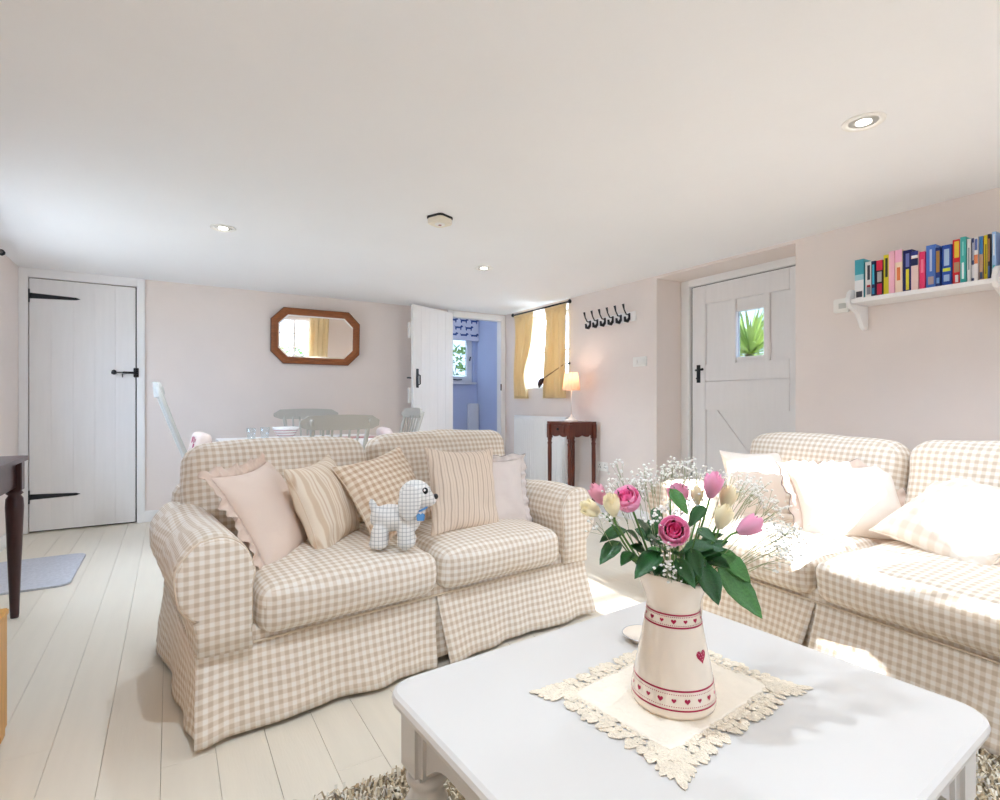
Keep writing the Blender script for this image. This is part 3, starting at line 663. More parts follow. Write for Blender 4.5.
for i, ((ya, yb, zt), (col, lb, bands)) in enumerate(zip(BK, BC)):
    ya -= .022; yb -= .022
    y0, y1 = yb+.0006, ya-.0006; w = y1-y0; hb_ = zt-SZ-.005; dep = .13+.012*math.sin(i*1.7)
    bm_ = mat('book_cover', S_(*col), .35)
    e = empty('paperback', (XR-.165+.008*math.sin(i*2.1), y0, SZ), 0, lb, 'book', 'paperbacks on the wall shelf')
    prism('cover', [(0, 0), (dep, 0), (dep, .0014), (.003, .0014), (.003, w-.0014), (dep, w-.0014), (dep, w), (0, w)], 'z', 0, hb_, bm_, e)
    box('page_block', .0035, dep-.004, .0016, w-.0016, .003, hb_-.003, M['paper'], e)
    for j, (a, b, f, cc) in enumerate(bands):
        box('spine_print', -.0004-.0001*j, .0005, w*(1-f)/2+.0002, w*(1+f)/2-.0002, hb_*a, hb_*b, mat('spine_ink', S_(*cc), .4), e)
e = empty('paperback', (XR-.165, .872, SZ), 0, 'lilac paperback cut by the right picture edge, past the shelf bracket', 'book', 'paperbacks on the wall shelf')
prism('cover', [(0, 0), (.13, 0), (.13, .0014), (.003, .0014), (.003, .0386), (.13, .0386), (.13, .04), (0, .04)], 'z', 0, .225, mat('book_cover', srgb(200, 180, 210), .35), e)
box('page_block', .0035, .125, .0016, .0384, .003, .222, M['paper'], e)

# ------------------------------------------------------------------ small mahogany table with lamp
def turned(path_z, rads, c, name, m, par, n=14): return lathe(name, list(zip(rads, path_z)), m, par, n, c)
st = empty('telephone_table', (3.305, 4.06, 0), 0, 'tall mahogany side table with a small drawer in front of the radiator', 'side table')
TH_ = .862; a_, b_ = .145, .155
prism('top', rounded_rect(-a_-.025, a_+.025, -b_-.025, b_+.025, .02), 'z', TH_-.02, TH_, M['mahogany'], st, .006)
for sx in (-1, 1):
    for sy in (-1, 1):
        box('leg_block', sx*a_-.022, sx*a_+.022, sy*b_-.022, sy*b_+.022, TH_-.16, TH_-.021, M['mahogany'], st, .003)
        turned([0.002, .03, .05, .07, .30, .55, .64, .655, .67, .685, TH_-.161], [.013, .016, .012, .014, .019, .021, .019, .024, .016, .022, .02], (sx*a_, sy*b_, 0), 'leg', M['mahogany'], st)
def apron(ax, c, u0, u1):
    n = 16; bot = [(u0+(u1-u0)*i/n, TH_-.125-.018*abs(math.sin(PI*2*i/n))*(1 if 2 < i < 14 else .3)) for i in range(n+1)]
    prism('apron', bot+[(u1, TH_-.021), (u0, TH_-.021)], ax, c-.008, c+.008, M['mahogany'], st)
for s in (-1, 1): apron('x', s*(a_-.002), -b_+.022, b_-.022); apron('y', s*(b_-.002), -a_+.022, a_-.022)
dr = box('drawer', -a_-.014, -a_-.004, -.085, .085, TH_-.105, TH_-.035, M['mahogany'], st, .003)
lathe('knob', [(0, -.012), (.010, -.010), (.012, 0), (.010, .01), (0, .012)], M['black'], dr, 12, (-a_-.024, 0, TH_-.07)); tube('knob_stem', [(-a_-.024, 0, TH_-.07), (-a_-.012, 0, TH_-.07)], .004, M['black'], dr)
box('shelf', -a_, a_, -b_, b_, .10, .118, M['mahogany'], st, .003)
tl = empty('table_lamp', (3.30, 4.055, TH_), 0, 'lit slim cream table lamp with pleated shade on the mahogany table', 'lamp')
lathe('base', [(.0, 0), (.066, 0), (.068, .008), (.058, .018), (.03, .028), (.012, .045), (.008, .07)], M['creamlinen'], tl, 24); tube('pole', [(0, 0, .06), (0, 0, .36)], .0055, M['creamlinen'], tl)
n = 40; V = []; F = []
for j, (r, z) in enumerate(((.086, .30), (.078, .36), (.068, .42), (.060, .47))):
    for i in range(n): rr = r+.002*(1 if i % 2 else -1); V.append((rr*math.cos(2*PI*i/n), rr*math.sin(2*PI*i/n), z))
for j in range(3):
    for i in range(n): F.append((j*n+i, j*n+(i+1) % n, (j+1)*n+(i+1) % n, (j+1)*n+i))
o = mk('lamp_shade', V, F, M['shade'], tl, False); o.modifiers.new('s', 'SOLIDIFY').thickness = .002
lathe('bulb', [(.0, .345), (.012, .35), (.022, .375), (.018, .40), (0, .408)], M['bulb'], tl, 14)
L = bpy.data.lights.new('table_lamp_light', 'POINT'); L.energy = 1.4; L.color = (1, .84, .72); L.shadow_soft_size = .03
q = bpy.data.objects.new('table_lamp_light', L); COL.objects.link(q); q.location = (3.30, 4.055, TH_+.44)
tag(tube('lamp_cord', [(3.40, 4.06, TH_+.006), (3.46, 4.05, TH_+.006), (3.475, 4.02, TH_-.05), (3.485, 3.96, .5), (3.48, 3.9, .30), (3.495, 3.87, .44)], .003, M['plastic']), 'thin lamp cord hanging behind the mahogany table', 'cord')

# ------------------------------------------------------------------ sofas
def skirt_panel(name, p0, p1, out, z0, z1, m, par, seed, flare=.035, rip=.012, nx=30, nv=10, c0=0.0, c1=0.0, e0=-.015, e1=.015):
    p0, p1, out = Vector(p0), Vector(p1), Vector(out); d = p1-p0; Lg = d.length; V = []; F = []; UV = []
    for j in range(nv+1):
        t = j/nv
        for i in range(nx+1):
            s = i/nx; q = p0+d*s
            off = flare*t**1.2+rip*t*(noise.noise(Vector((s*Lg*4.2+seed*9, seed, t*.7)))+.5*noise.noise(Vector((s*Lg*10+seed*5, seed+3, t))))
            off += c0*t*math.exp(-(s*Lg/.07)**2)+c1*t*math.exp(-((1-s)*Lg/.07)**2)
            off += .004*noise.noise(Vector((s*Lg*14, t*4, seed)))
            z = z0+(z1-z0)*t+(.016*t*(noise.noise(Vector((s*Lg*2.5, seed*2, 0)))+.25))
            q2 = q+out*off+d.normalized()*t*(e0*math.exp(-(s*Lg/.12)**2)+e1*math.exp(-((1-s)*Lg/.12)**2)); V.append((q2.x, q2.y, z)); UV.append((s*Lg, z))
    for j in range(nv):
        for i in range(nx): a = j*(nx+1)+i; F.append((a, a+1, a+nx+2, a+nx+1))
    o = mk(name, V, F, m, par, True, UV); o.modifiers.new('s', 'SOLIDIFY').thickness = .004
    return o
def sofa(loc, rz, label, seed, bl=.81, br=.87):
    e = empty('sofa', loc, rz, label, 'sofa', 'gingham slip-covered sofas'); m = M['check']; XI = .70
    # base under the cushions
    bm = rbox_verts(1.70, .86, .25, .02, 16)
    for v in bm.verts:
        v.co.z += .195; v.co += Vector((0, nz(v.co, 8, seed)*.004, 0))
    frombm('base', bm, m, e, True, 'cube')
    for sx in (-1, 1):
        for sy in (-1, 1): box('foot', sx*.75-.03, sx*.75+.03, sy*.34-.03, sy*.34+.03, 0, .08, M['darkwood'], e, .006)
    # arms
    for s in (-1, 1):
        pr = [(.0, .268), (.0, .34), (-.004, .47)]
        for a in range(175, -75, -12): pr.append(((.098)+.116*math.cos(math.radians(a)), .495+.140*math.sin(math.radians(a))))
        pr += [(.160, .365), (.152, .33), (.150, .268)]
        cx, cz_ = .10, .44
        ys = [(-.462, .86), (-.458, .93), (-.448, .975), (-.425, 1.0)]+[(-.40+.08*i, 1.0) for i in range(10)]+[(.36, .97), (.385, .90)]
        rings = []
        for (y, k) in ys:
            r = []
            for (dx, z) in pr:
                x_ = cx+(dx-cx)*(k if z > .275 else 1); z_ = cz_+(z-cz_)*k if z > .275 else z
                p = Vector((s*(XI+x_), y, z_)); w = nz(p, 6, seed+s)*.012+nz(p, 15, seed+s)*.006
                r.append((p.x+w*s, p.y+w*.4, p.z+w))
            rings.append(r)
        ao = loft('arm', rings, m, e, True, True, 'cube')
        # seam around the arm front
        ring = [(p[0], p[1]-.001, p[2]) for p, (dx, z) in zip(rings[2], pr) if z > .30]
        tube('piping', ring, .003, M['pipe'], ao, 6)
    # back
    bm = rbox_verts(1.66, .17, .62, .07, 14)
    for v in bm.verts: v.co += Vector((0, .36, .40)); v.co += Vector((0, nz(v.co, 5, seed)*.008, 0))
    frombm('back', bm, m, e, True, 'cube')
    # seat cushions
    for k, cx in enumerate((-.34, .34)):
        c = cushion('seat_cushion', .668, .66, .165, .055, .026, m, e, (cx, -.155, .376), math.radians(1.5), seed+k*3, .014)
    # back cushions
    cushion('back_cushion', bl-.008, .43, .185, .085, .032, m, e, (-bl/2, .235, .655), math.radians(90-13), seed+11, .012)
    cushion('back_cushion', br-.008, .43, .185, .085, .032, m, e, (br/2, .235, .665), math.radians(90-13), seed+14, .012)
    # skirt with kick pleats
    z0, z1 = .272, .014
    skirt_panel('skirt_panel', (-.852, -.437, 0), (-.003, -.437, 0), (0, -1, 0), z0, z1, m, e, seed+1, .05, .036, c0=.02, c1=.02, e1=-.035)
    skirt_panel('skirt_panel', (.003, -.437, 0), (.852, -.437, 0), (0, -1, 0), z0, z1, m, e, seed+2, .05, .036, c0=.035, c1=.01, e0=.012)
    skirt_panel('skirt_panel', (-.852, .42, 0), (-.852, -.425, 0), (-1, 0, 0), z0, z1, m, e, seed+3, .022, .025, c1=-.02)
    skirt_panel('skirt_panel', (.852, -.425, 0), (.852, .42, 0), (1, 0, 0), z0, z1, m, e, seed+4, .03, .02, c0=-.02)
    skirt_panel('skirt_panel', (.852, .432, 0), (-.852, .432, 0), (0, 1, 0), z0, z1, m, e, seed+5, .03, .015)
    skirt_panel('pleat_insert', (-.10, -.434, 0), (.10, -.434, 0), (0, -1, 0), z0-.02, z1+.008, m, e, seed+6, .028, .006, 10)
    for s in (-1, 1): skirt_panel('pleat_insert', (s*.80, -.43, 0), (s*.848, -.36, 0), (s*.7, -.7, 0), z0-.02, z1+.01, m, e, seed+7, .03, .006, 10)
    tube('piping', [(-.856, -.43, z0)]+[(x_*.0857, -.4415+.001*math.sin(x_), z0) for x_ in range(-10, 11)]+[(.856, -.43, z0)], .0035, M['pipe'], e, 6)
    return e
SF1 = (.870, 2.415, 0); SF1R = math.radians(6.0)
sofa(SF1, SF1R, 'beige gingham two-seat sofa with toy dog and five cushions', 3)
sofa((2.585, 1.11, 0), math.radians(-94), 'beige gingham sofa in sunlight under the bookshelf, cut by the picture edge', 23, .80, .86)

# ------------------------------------------------------------------ throw pillows
def pillow(label, c, xa, ya, w, h, T, m, frill=None, seed=0, fw=.035, fm=None, edge=None, group='throw cushions', sides='lrtb'):
    xa = Vector(xa).normalized(); ya = Vector(ya); ya = (ya-xa*xa.dot(ya)).normalized(); na = xa.cross(ya)
    root = empty('throw_pillow', (0, 0, 0), 0, label, 'cushion', group)
    Mx = Matrix((xa, ya, na)).transposed().to_4x4(); Mx.translation = Vector(c); root.matrix_world = Mx
    n = 26; idx = {}; V = []; UV = []; F = []
    def pt(a, b):
        x_ = w/2*a*(1.04-.13*(1-b*b)); y_ = h/2*b*(1.04-.13*(1-a*a)); return x_, y_
    for sd in (1, -1):
        for i in range(n+1):
            for j in range(n+1):
                a, b = math.sin(PI/2*(-1+2*i/n)), math.sin(PI/2*(-1+2*j/n)); bd = i in (0, n) or j in (0, n)
                if bd and sd == -1: idx[(sd, i, j)] = idx[(1, i, j)]; continue
                x_, y_ = pt(a, b); t = T*(max(0, (1-a**2))*max(0, (1-b**2)))**.42
                k = .014*noise.noise(Vector((x_*7+seed, y_*7, sd*3)))+.007*noise.noise(Vector((x_*18, y_*18+seed, sd)))-.010*max(0, 1-abs(abs(a)-abs(b))*5)*max(0, abs(a)*abs(b))**.5*(.6+.6*noise.noise(Vector((x_*30+seed, y_*30, 2))))
                t2 = sd*(t+k*min(1, t/T*2.5)); idx[(sd, i, j)] = len(V); V.append((x_, y_, t2)); UV.append((x_, y_))
        for i in range(n):
            for j in range(n):
                q = (idx[(sd, i, j)], idx[(sd, i+1, j)], idx[(sd, i+1, j+1)], idx[(sd, i, j+1)]); F.append(q if sd == 1 else q[::-1])
    mk('cover', V, F, m, root, True, UV)
    # seam
    per = []
    for k in range(4*n):
        s_, q = divmod(k, n); r = math.sin(PI/2*(-1+2*q/n)); per.append([(r, -1), (1, r), (-r, 1), (-1, -r)][s_])
    ring = [(*pt(*p), 0) for p in per]
    if frill:
        NP = 260; V = []; F = []; UV = []
        P = [Vector(p) for p in ring]; P.append(P[0]); cum = [0]
        for a, b in zip(P, P[1:]): cum.append(cum[-1]+(b-a).length)
        j = 0
        for i in range(NP):
            s = cum[-1]*i/NP
            while cum[j+1] < s: j += 1
            f = (s-cum[j])/max(1e-9, cum[j+1]-cum[j]); p = P[j].lerp(P[j+1], f)
            o_ = Vector((p.x/(w/2), p.y/(h/2), 0)); o_ = Vector((o_.x if abs(o_.x) > .86 else o_.x*.15, o_.y if abs(o_.y) > .86 else o_.y*.15, 0)).normalized()
            for q in range(4):
                t = q/3; wv = math.sin(2*PI*s/.046+3*noise.noise(Vector((s*7, seed, 0))))*.015*t*(.6+.6*noise.noise(Vector((s*11, 4, seed))))+math.sin(2*PI*s/.11+seed)*.009*t
                V.append(tuple(p+o_*fw*t*(1+.15*math.sin(s*60))+Vector((0, 0, wv)))); UV.append((s, t*fw))
        for i in range(NP):
            for q in range(3): a = i*4+q; b = ((i+1) % NP)*4+q; F.append((a, b, b+1, a+1))
        o = mk('frill', V, F, fm or M['frill'], root, True, UV); o.modifiers.new('s', 'SOLIDIFY').thickness = .002
        if edge:
            tube('frill_binding', [V[i*4+3] for i in range(NP)]+[V[3]], .0022, edge, o, 5)
    else:
        tube('seam', ring+[ring[0]], .0022, m, root, 5)
    return root
E1, E2 = 'throw cushions on the toy dog sofa', 'throw cushions on the sunlit sofa'
pillow('frilled rose-beige cushion leaning on the sofa arm near the doormat side', (.335, 2.30, .607), (.575, .817, .039), (-.434, .265, .861), .40, .40, .075, M['pink'], True, 1, .045, M['frill'], None, E1)
pillow('tan striped cushion between the frilled cushion and the gingham one', (.562, 2.33, .622), (.62, .78, .06), (-.343, .163, .925), .38, .37, .085, M['stripeA'], None, 2, group=E1)
pillow('small-check gingham cushion behind the toy dog', (.838, 2.315, .64), (.895, .42, .147), (-.349, .458, .818), .40, .385, .07, M['checkpillow'], None, 3, group=E1)
pillow('upright fine-striped square cushion beside the toy dog', (1.168, 2.225, .64), (.994, .098, -.057), (.031, .248, .968), .37, .385, .065, M['stripeB'], None, 4, group=E1)
pillow('pale frilled cushion tucked against the far sofa arm', (1.38, 2.30, .60), (.98, -.10, -.04), (.05, .289, .954), .33, .33, .06, M['lilac'], True, 5, .032, M['lilac'], M['frilldark'], E1)
pillow('white cushion at the far arm, behind the flowers', (2.68, 1.69, .60), (.93, -.36, .009), (.041, .137, .99), .46, .38, .07, M['creamlinen'], None, 6, group=E2)
pillow('frilled cream oblong cushion in the middle of the sunlit sofa', (2.60, 1.24, .595), (.739, -.671, .059), (.283, .389, .877), .44, .35, .08, M['creamlinen'], True, 7, .04, M['frill'], M['frilldark'], E2)
pillow('large-check cushion lying tilted near the picture edge', (2.60, .83, .60), (.72, -.377, .583), (.355, .922, .157), .42, .43, .08, M['bigcheck'], None, 8, group=E2)

# ------------------------------------------------------------------ toy dog
dg = empty('toy_dog', (.785, 2.03, .476), math.radians(-24), 'small stuffed plaid toy dog with floppy ears and blue collar tag on the sofa', 'soft toy')
dg.scale = (.97,)*3
bm = bmesh.new()
def ell(c, r, q=None):
    g = bmesh.ops.create_icosphere(bm, subdivisions=3, radius=1)
    for v in g['verts']:
        p = Vector((v.co.x*r[0], v.co.y*r[1], v.co.z*r[2]))
        if q: p = Matrix.Rotation(q, 3, 'Y') @ p
        v.co = p+Vector(c)
for c, r, q in [((-.045, 0, .118), (.082, .058, .056), None), ((.025, 0, .115), (.056, .056, .068), None), ((.055, 0, .165), (.05, .048, .06), None),
                ((.058, 0, .208), (.068, .062, .064), None), ((.100, 0, .192), (.046, .034, .032), .25), ((-.085, -.036, .05), (.036, .030, .055), None), ((-.085, .036, .05), (.036, .030, .055), None),
                ((-.088, -.036, .022), (.040, .031, .024), None), ((-.088, .036, .022), (.040, .031, .024), None),
                ((.018, -.036, .05), (.033, .029, .06), None), ((.022, .036, .05), (.033, .029, .06), None), ((.022, -.036, .022), (.039, .030, .024), None), ((.026, .036, .022), (.039, .030, .024), None),
                ((-.112, 0, .165), (.016, .016, .036), -.3)]: ell(c, r, q)
o = frombm('body', bm, M['dog'], dg, True)
r_ = o.modifiers.new('r', 'REMESH'); r_.mode = 'VOXEL'; r_.voxel_size = .0065; r_.use_smooth_shade = True
s_ = o.modifiers.new('s', 'SMOOTH'); s_.iterations = 4; s_.factor = .5
for s in (-1, 1):
    bm = bmesh.new(); ell((.036, s*.066, .188), (.045, .013, .072), .12); frombm('ear', bm, M['dog'], dg, True)
    bm = bmesh.new(); ell((.098, s*.046, .232), (.012, .007, .014)); ey = frombm('eye', bm, M['eye'], dg, True)
    bm = bmesh.new(); ell((.096, s*.053, .236), (.004, .002, .005)); frombm('eye_glint', bm, M['glintwhite'], ey, True)  # tiny white bead modelled as a highlight on the eye
bm = bmesh.new(); ell((.141, 0, .200), (.011, .018, .012)); frombm('nose', bm, M['eye'], dg, True)
tube('collar', [(.055+.052*math.cos(a), .054*math.sin(a), .146+.014*math.cos(a)) for a in [2*PI*i/24 for i in range(25)]], .004, M['blue'], dg, 6)
prism('collar_tag', [(.066, .115), (.094, .115), (.098, .138), (.088, .146), (.080, .139), (.072, .146), (.062, .138)], 'y', -.066, -.060, M['blue'], dg, .001)

# ------------------------------------------------------------------ coffee table
ct = empty('coffee_table', (.873, .742, 0), math.radians(3.5), 'square white-painted coffee table with rounded corners and turned legs', 'table')
TW, TD, TZ = .462, .392, .45
bm = bmesh.new()
prf = [(-.010, TZ-.030), (0, TZ-.024), (0.002, TZ-.014), (-.001, TZ-.005), (-.008, TZ)]
rings = []
for ins, z in [(-.03, TZ-.030)]+prf: rings.append([(x_, y_, z) for x_, y_ in rounded_rect(-TW-ins, TW+ins, -TD-ins, TD+ins, .06+max(-.03, ins), 8)])
bm_loft(bm, rings); frombm('tabletop', bm, M['tablewhite'], ct, False)
def bracket_apron(u0, u1, ax, c):
    n = 24; L_ = u1-u0; z0 = TZ-.031; pts = []
    for i in range(n+1):
        s = i/n; e_ = min(s, 1-s)*L_; zz = z0-.075-.06*max(0, 1-e_/.10)**2; pts.append((u0+L_*s, zz))
    prism('apron', pts+[(u1, z0), (u0, z0)], ax, c-.011, c+.011, M['tablewhite'], ct)
bracket_apron(-TW+.10, TW-.10, 'y', -TD+.055); bracket_apron(-TW+.10, TW-.10, 'y', TD-.055); bracket_apron(-TD+.10, TD-.10, 'x', -TW+.055); bracket_apron(-TD+.10, TD-.10, 'x', TW-.055)
for sx in (-1, 1):
    for sy in (-1, 1):
        cx, cy = sx*(TW-.068), sy*(TD-.068)
        lg = box('leg_block', cx-.044, cx+.044, cy-.044, cy+.044, TZ-.17, TZ-.031, M['tablewhite'], ct, .012, 3)
        lathe('leg', [(.026, .022), (.034, .03), (.038, .045), (.030, .065), (.027, .075), (.040, .10), (.048, .14), (.050, .18), (.044, .22), (.032, .245), (.030, .252), (.042, .262), (.044, .272), (.036, .282)], M['tablewhite'], ct, 20, (cx, cy, 0))
# ------------------------------------------------------------------ shaggy rug
RX0, RX1, RY0, RY1 = -.12, 2.25, -.35, 1.44
rg = empty('shaggy_rug', (0, 0, 0), 0, 'shaggy beige and grey rug under the white coffee table', 'rug')
prism('backing', rounded_rect(RX0, RX1, RY0, RY1, .02), 'z', .001, .010, M['rugbase'], rg)
rn = random.Random(11); V = []; F = []; tone = []
cell = .0105; nxr, nyr = int((RX1-RX0)/cell), int((RY1-RY0)/cell)
for i in range(nxr):
    for j in range(nyr):
        x_, y_ = RX0+(i+rn.random())*cell, RY0+(j+rn.random())*cell
        if not ((x_ < .62 and y_ > .95) or (x_ > 1.2 and y_ < .95)) and (i+j) % 3: continue
        a = rn.uniform(0, 2*PI); l_ = rn.uniform(.012, .03); hh_ = rn.uniform(.008, .026); wd = rn.uniform(.0022, .0042)
        d = Vector((math.cos(a), math.sin(a), 0)); s = Vector((-d.y, d.x, 0))*wd; b = Vector((x_, y_, .010)); m_ = b+d*l_*.5+Vector((0, 0, hh_)); t_ = b+d*l_+Vector((0, 0, hh_*.55))
        k = len(V); V += [b-s, b+s, m_+s, m_-s, t_+s*.8, t_-s*.8]; F += [(k, k+1, k+2, k+3), (k+3, k+2, k+4, k+5)]; tone += [rn.random()]*6
o = mk('pile', V, F, M['rug'], rg, False, clean=False); at = o.data.attributes.new('tone', 'FLOAT', 'POINT'); at.data.foreach_set('value', tone); stuff(o)

# ------------------------------------------------------------------ lace doily
dy = empty('lace_doily', (.888, .762, TZ), math.radians(6.3), 'ecru lace-edged doily spread under the jug on the coffee table', 'doily')
DW, DD = .175, .118; nx = 40; V = []; F = []
for i in range(nx+1):
    for j in range(nx+1):
        a, b = -1+2*i/nx, -1+2*j/nx; x_, y_ = a*DW, b*DD
        k = max(abs(a), abs(b)); z = .0028+.0016*(noise.noise(Vector((x_*22, y_*22, 1)))+.4)*(1 if k > .4 else .4); V.append((x_, y_, max(.0018, z)))
for i in range(nx):
    for j in range(nx): a = i*(nx+1)+j; F.append((a, a+nx+1, a+nx+2, a+1))
o = mk('linen_centre', V, F, M['linen'], dy, True); o.modifiers.new('s', 'SOLIDIFY').thickness = .0012
rn = random.Random(3); bm = bmesh.new()
def motif(x_, y_, ang, l_, w_, z):
    n = 10; c = Vector((x_, y_, z)); d = Vector((math.cos(ang), math.sin(ang), 0)); s = Vector((-d.y, d.x, 0)); ring = []
    for i in range(n):
        t = 2*PI*i/n; r = .5-.5*math.cos(t); ring.append(c+d*l_*(.5-.5*math.cos(t))+s*w_*.5*math.sin(t)*(1.15-.3*r)+Vector((0, 0, .0015*abs(math.sin(t)))))
    vs = [bm.verts.new(p) for p in ring]; ctr = bm.verts.new(c+d*l_*.5+Vector((0, 0, .0028)))
    for i in range(n): bm.faces.new((vs[i], vs[(i+1) % n], ctr))
def edge_run(x0, y0, x1, y1, nx_, ny_, cnt):
    oa = math.atan2(ny_, nx_)
    for row, (off, l_, w_) in enumerate(((-.008, .020, .017), (.008, .020, .016), (.022, .026, .018))):
        for i in range(cnt):
            f = (i+.5*(row % 2))/cnt; px, py = x0+(x1-x0)*f+nx_*off, y0+(y1-y0)*f+ny_*off
            motif(px, py, oa+rn.uniform(-.55, .55), l_*rn.uniform(.8, 1.2), w_*rn.uniform(.8, 1.1), .0015+.0012*row*rn.random())
edge_run(-DW, -DD, DW, -DD, 0, -1, 26); edge_run(-DW, DD, DW, DD, 0, 1, 26); edge_run(-DW, -DD, -DW, DD, -1, 0, 18); edge_run(DW, -DD, DW, DD, 1, 0, 18)
for sx in (-1, 1):
    for sy in (-1, 1):
        ca = math.atan2(sy, sx)
        for k in range(-3, 4): motif(sx*(DW+.012), sy*(DD+.012), ca+k*.30, .050-.004*abs(k)+rn.uniform(0, .010), .018, .002); motif(sx*(DW-.006), sy*(DD-.006), ca+k*.4, .034, .017, .0035)
        motif(sx*(DW+.03), sy*(DD+.03), ca+.1, .045, .018, .0025)
o = frombm('lace_border', bm, M['lace'], dy); o.modifiers.new('s', 'SOLIDIFY').thickness = .001; stuff(o)
ds = empty('glass_dish', (1.015, .962, TZ), 0, 'small pale dish with silver rim half hidden behind the jug', 'dish')
lathe('dish', [(.0, .001), (.03, .001), (.034, .006), (.05, .016), (.052, .018), (.050, .0185), (.033, .009), (.0, .006)], M['ceramic'], ds, 32)
tube('rim', [(.0515*math.cos(2*PI*i/32), .0515*math.sin(2*PI*i/32), .0182) for i in range(33)], .0012, M['steel'], ds, 6)

# ------------------------------------------------------------------ jug
JX, JY, JZ = .863, .739, TZ+.006
jg = empty('jug', (JX, JY, JZ), 0, 'tall cream ceramic jug with crimson heart bands holding roses', 'jug')
SPO = math.radians(194)
JP = [(0, .0800), (.006, .0820), (.02, .0810), (.05, .0765), (.09, .0690), (.13, .0610), (.165, .0545), (.180, .0520), (.192, .0520), (.205, .0545), (.22, .0600), (.232, .0655), (.240, .0690)]
def jr(z):
    for (a, ra_), (b, rb_) in zip(JP, JP[1:]):
        if z <= b: return ra_+(rb_-ra_)*(z-a)/(b-a)
    return JP[-1][1]
n = 64; rings = []
def jring(z, off=0.0):
    out = []
    for i in range(n):
        a = 2*PI*i/n; c = math.cos(a-SPO); t = max(0, (z-.19)/.05)
        r = jr(z)+off+t*t*(.016*max(0, c)**6-.003*max(0, -c)); zz = z+t*t*(.020*max(0, c)**3+.004*c); out.append((r*math.cos(a), r*math.sin(a), zz))
    return out
zs = [0]+[z for z, _ in JP[1:]]
fine = sorted(set([round(.24*i/40, 4) for i in range(41)]+[.006]))
rings = [jring(z) for z in fine]+[jring(.241, -.002)]+[jring(z, -.004) for z in reversed(fine) if z > .02]
rings = [[(0, 0, .0) if False else (p[0]*.3, p[1]*.3, 0.0) for p in rings[0]]]+rings
loft('body', rings, M['ceramic'], jg, True, True)
HA = SPO+PI
def rad(a, r, z): return (r*math.cos(a), r*math.sin(a), z)
hp = [rad(HA, .058, .222), rad(HA, .085, .232), rad(HA, .112, .215), rad(HA, .122, .18), rad(HA, .118, .135), rad(HA, .100, .095), rad(HA, .074, .075)]
def smooth_path(P, m_=5):
    P = [Vector(p) for p in P]; out = []
    for i in range(len(P)-1):
        p0, p1, p2, p3 = P[max(0, i-1)], P[i], P[i+1], P[min(len(P)-1, i+2)]
        for k in range(m_):
            t = k/m_; out.append(.5*((2*p1)+(-p0+p2)*t+(2*p0-5*p1+4*p2-p3)*t*t+(-p0+3*p1-3*p2+p3)*t**3))
    out.append(P[-1]); return out
tube('handle', smooth_path(hp), .0075, M['ceramic'], jg, 10)
def band(z):
    V = [(*[q*((jr(z+d)+.0005)) for q in (math.cos(2*PI*i/64), math.sin(2*PI*i/64))], z+d) for d in (-.0016, .0016) for i in range(64)]
    mk('band_line', V, [(i, (i+1) % 64, 64+(i+1) % 64, 64+i) for i in range(64)], M['crimson'], jg, True)
for z in (.017, .051, .161, .184): band(z)
hsh = []
for i in range(20):
    t = 2*PI*i/20; hsh.append((16*math.sin(t)**3/16, (13*math.cos(t)-5*math.cos(2*t)-2*math.cos(3*t)-math.cos(4*t))/16))
def heart(name, a0, z0, sc, m, par, off=.0007):
    pts = [(0, -.1)]+hsh; V = []
    for (u, v) in pts:
        z = z0+v*sc; r = jr(z)+off; a = a0+u*sc/r; V.append((r*math.cos(a), r*math.sin(a), z))
    return mk(name, V, [(0, 1+i, 1+(i+1) % 20) for i in range(20)], m, par, False, clean=False)
for z0, cnt, sc in ((.034, 20, .0056), (.1725, 15, .0050)):
    for i in range(cnt): heart('heart', 2*PI*i/cnt+.1, z0, sc*(1 if i % 2 else .8), M['crimson'], jg)
    bm = bmesh.new()
    for i in range(cnt*6):
        for dz in (-.0105, .0105):
            zz = z0+dz*(1 if cnt == 20 else .72); r = jr(zz)+.0006; a = 2*PI*i/(cnt*6); w = .0012
            vs = [bm.verts.new((r*math.cos(a+s*w/r), r*math.sin(a+s*w/r), zz+t*w)) for s, t in ((-1, 0), (0, -1), (1, 0), (0, 1))]; bm.faces.new(vs)
    stuff(frombm('printed_dots', bm, M['crimson'], jg))
BH = math.radians(-139.4+52)
bh = heart('large_heart', BH, .108, .0135, M['crimson'], jg); lab(bh, 'large crimson polka-dot heart')
for (u, v) in ((-.5, .3), (0, .2), (.5, .3), (-.25, -.1), (.25, -.1), (0, -.45), (-.7, .55), (.7, .55), (-.25, .55), (.25, .55)):
    z = .108+v*.0135; r = jr(z)+.0011; a = BH+u*.0135/r; w = .0010
    mk('polka_dot', [(r*math.cos(a+w/r*math.cos(q)), r*math.sin(a+w/r*math.cos(q)), z+w*math.sin(q)) for q in [2*PI*i/6 for i in range(6)]], [tuple(range(6))], M['crimsonlight'], bh, clean=False)

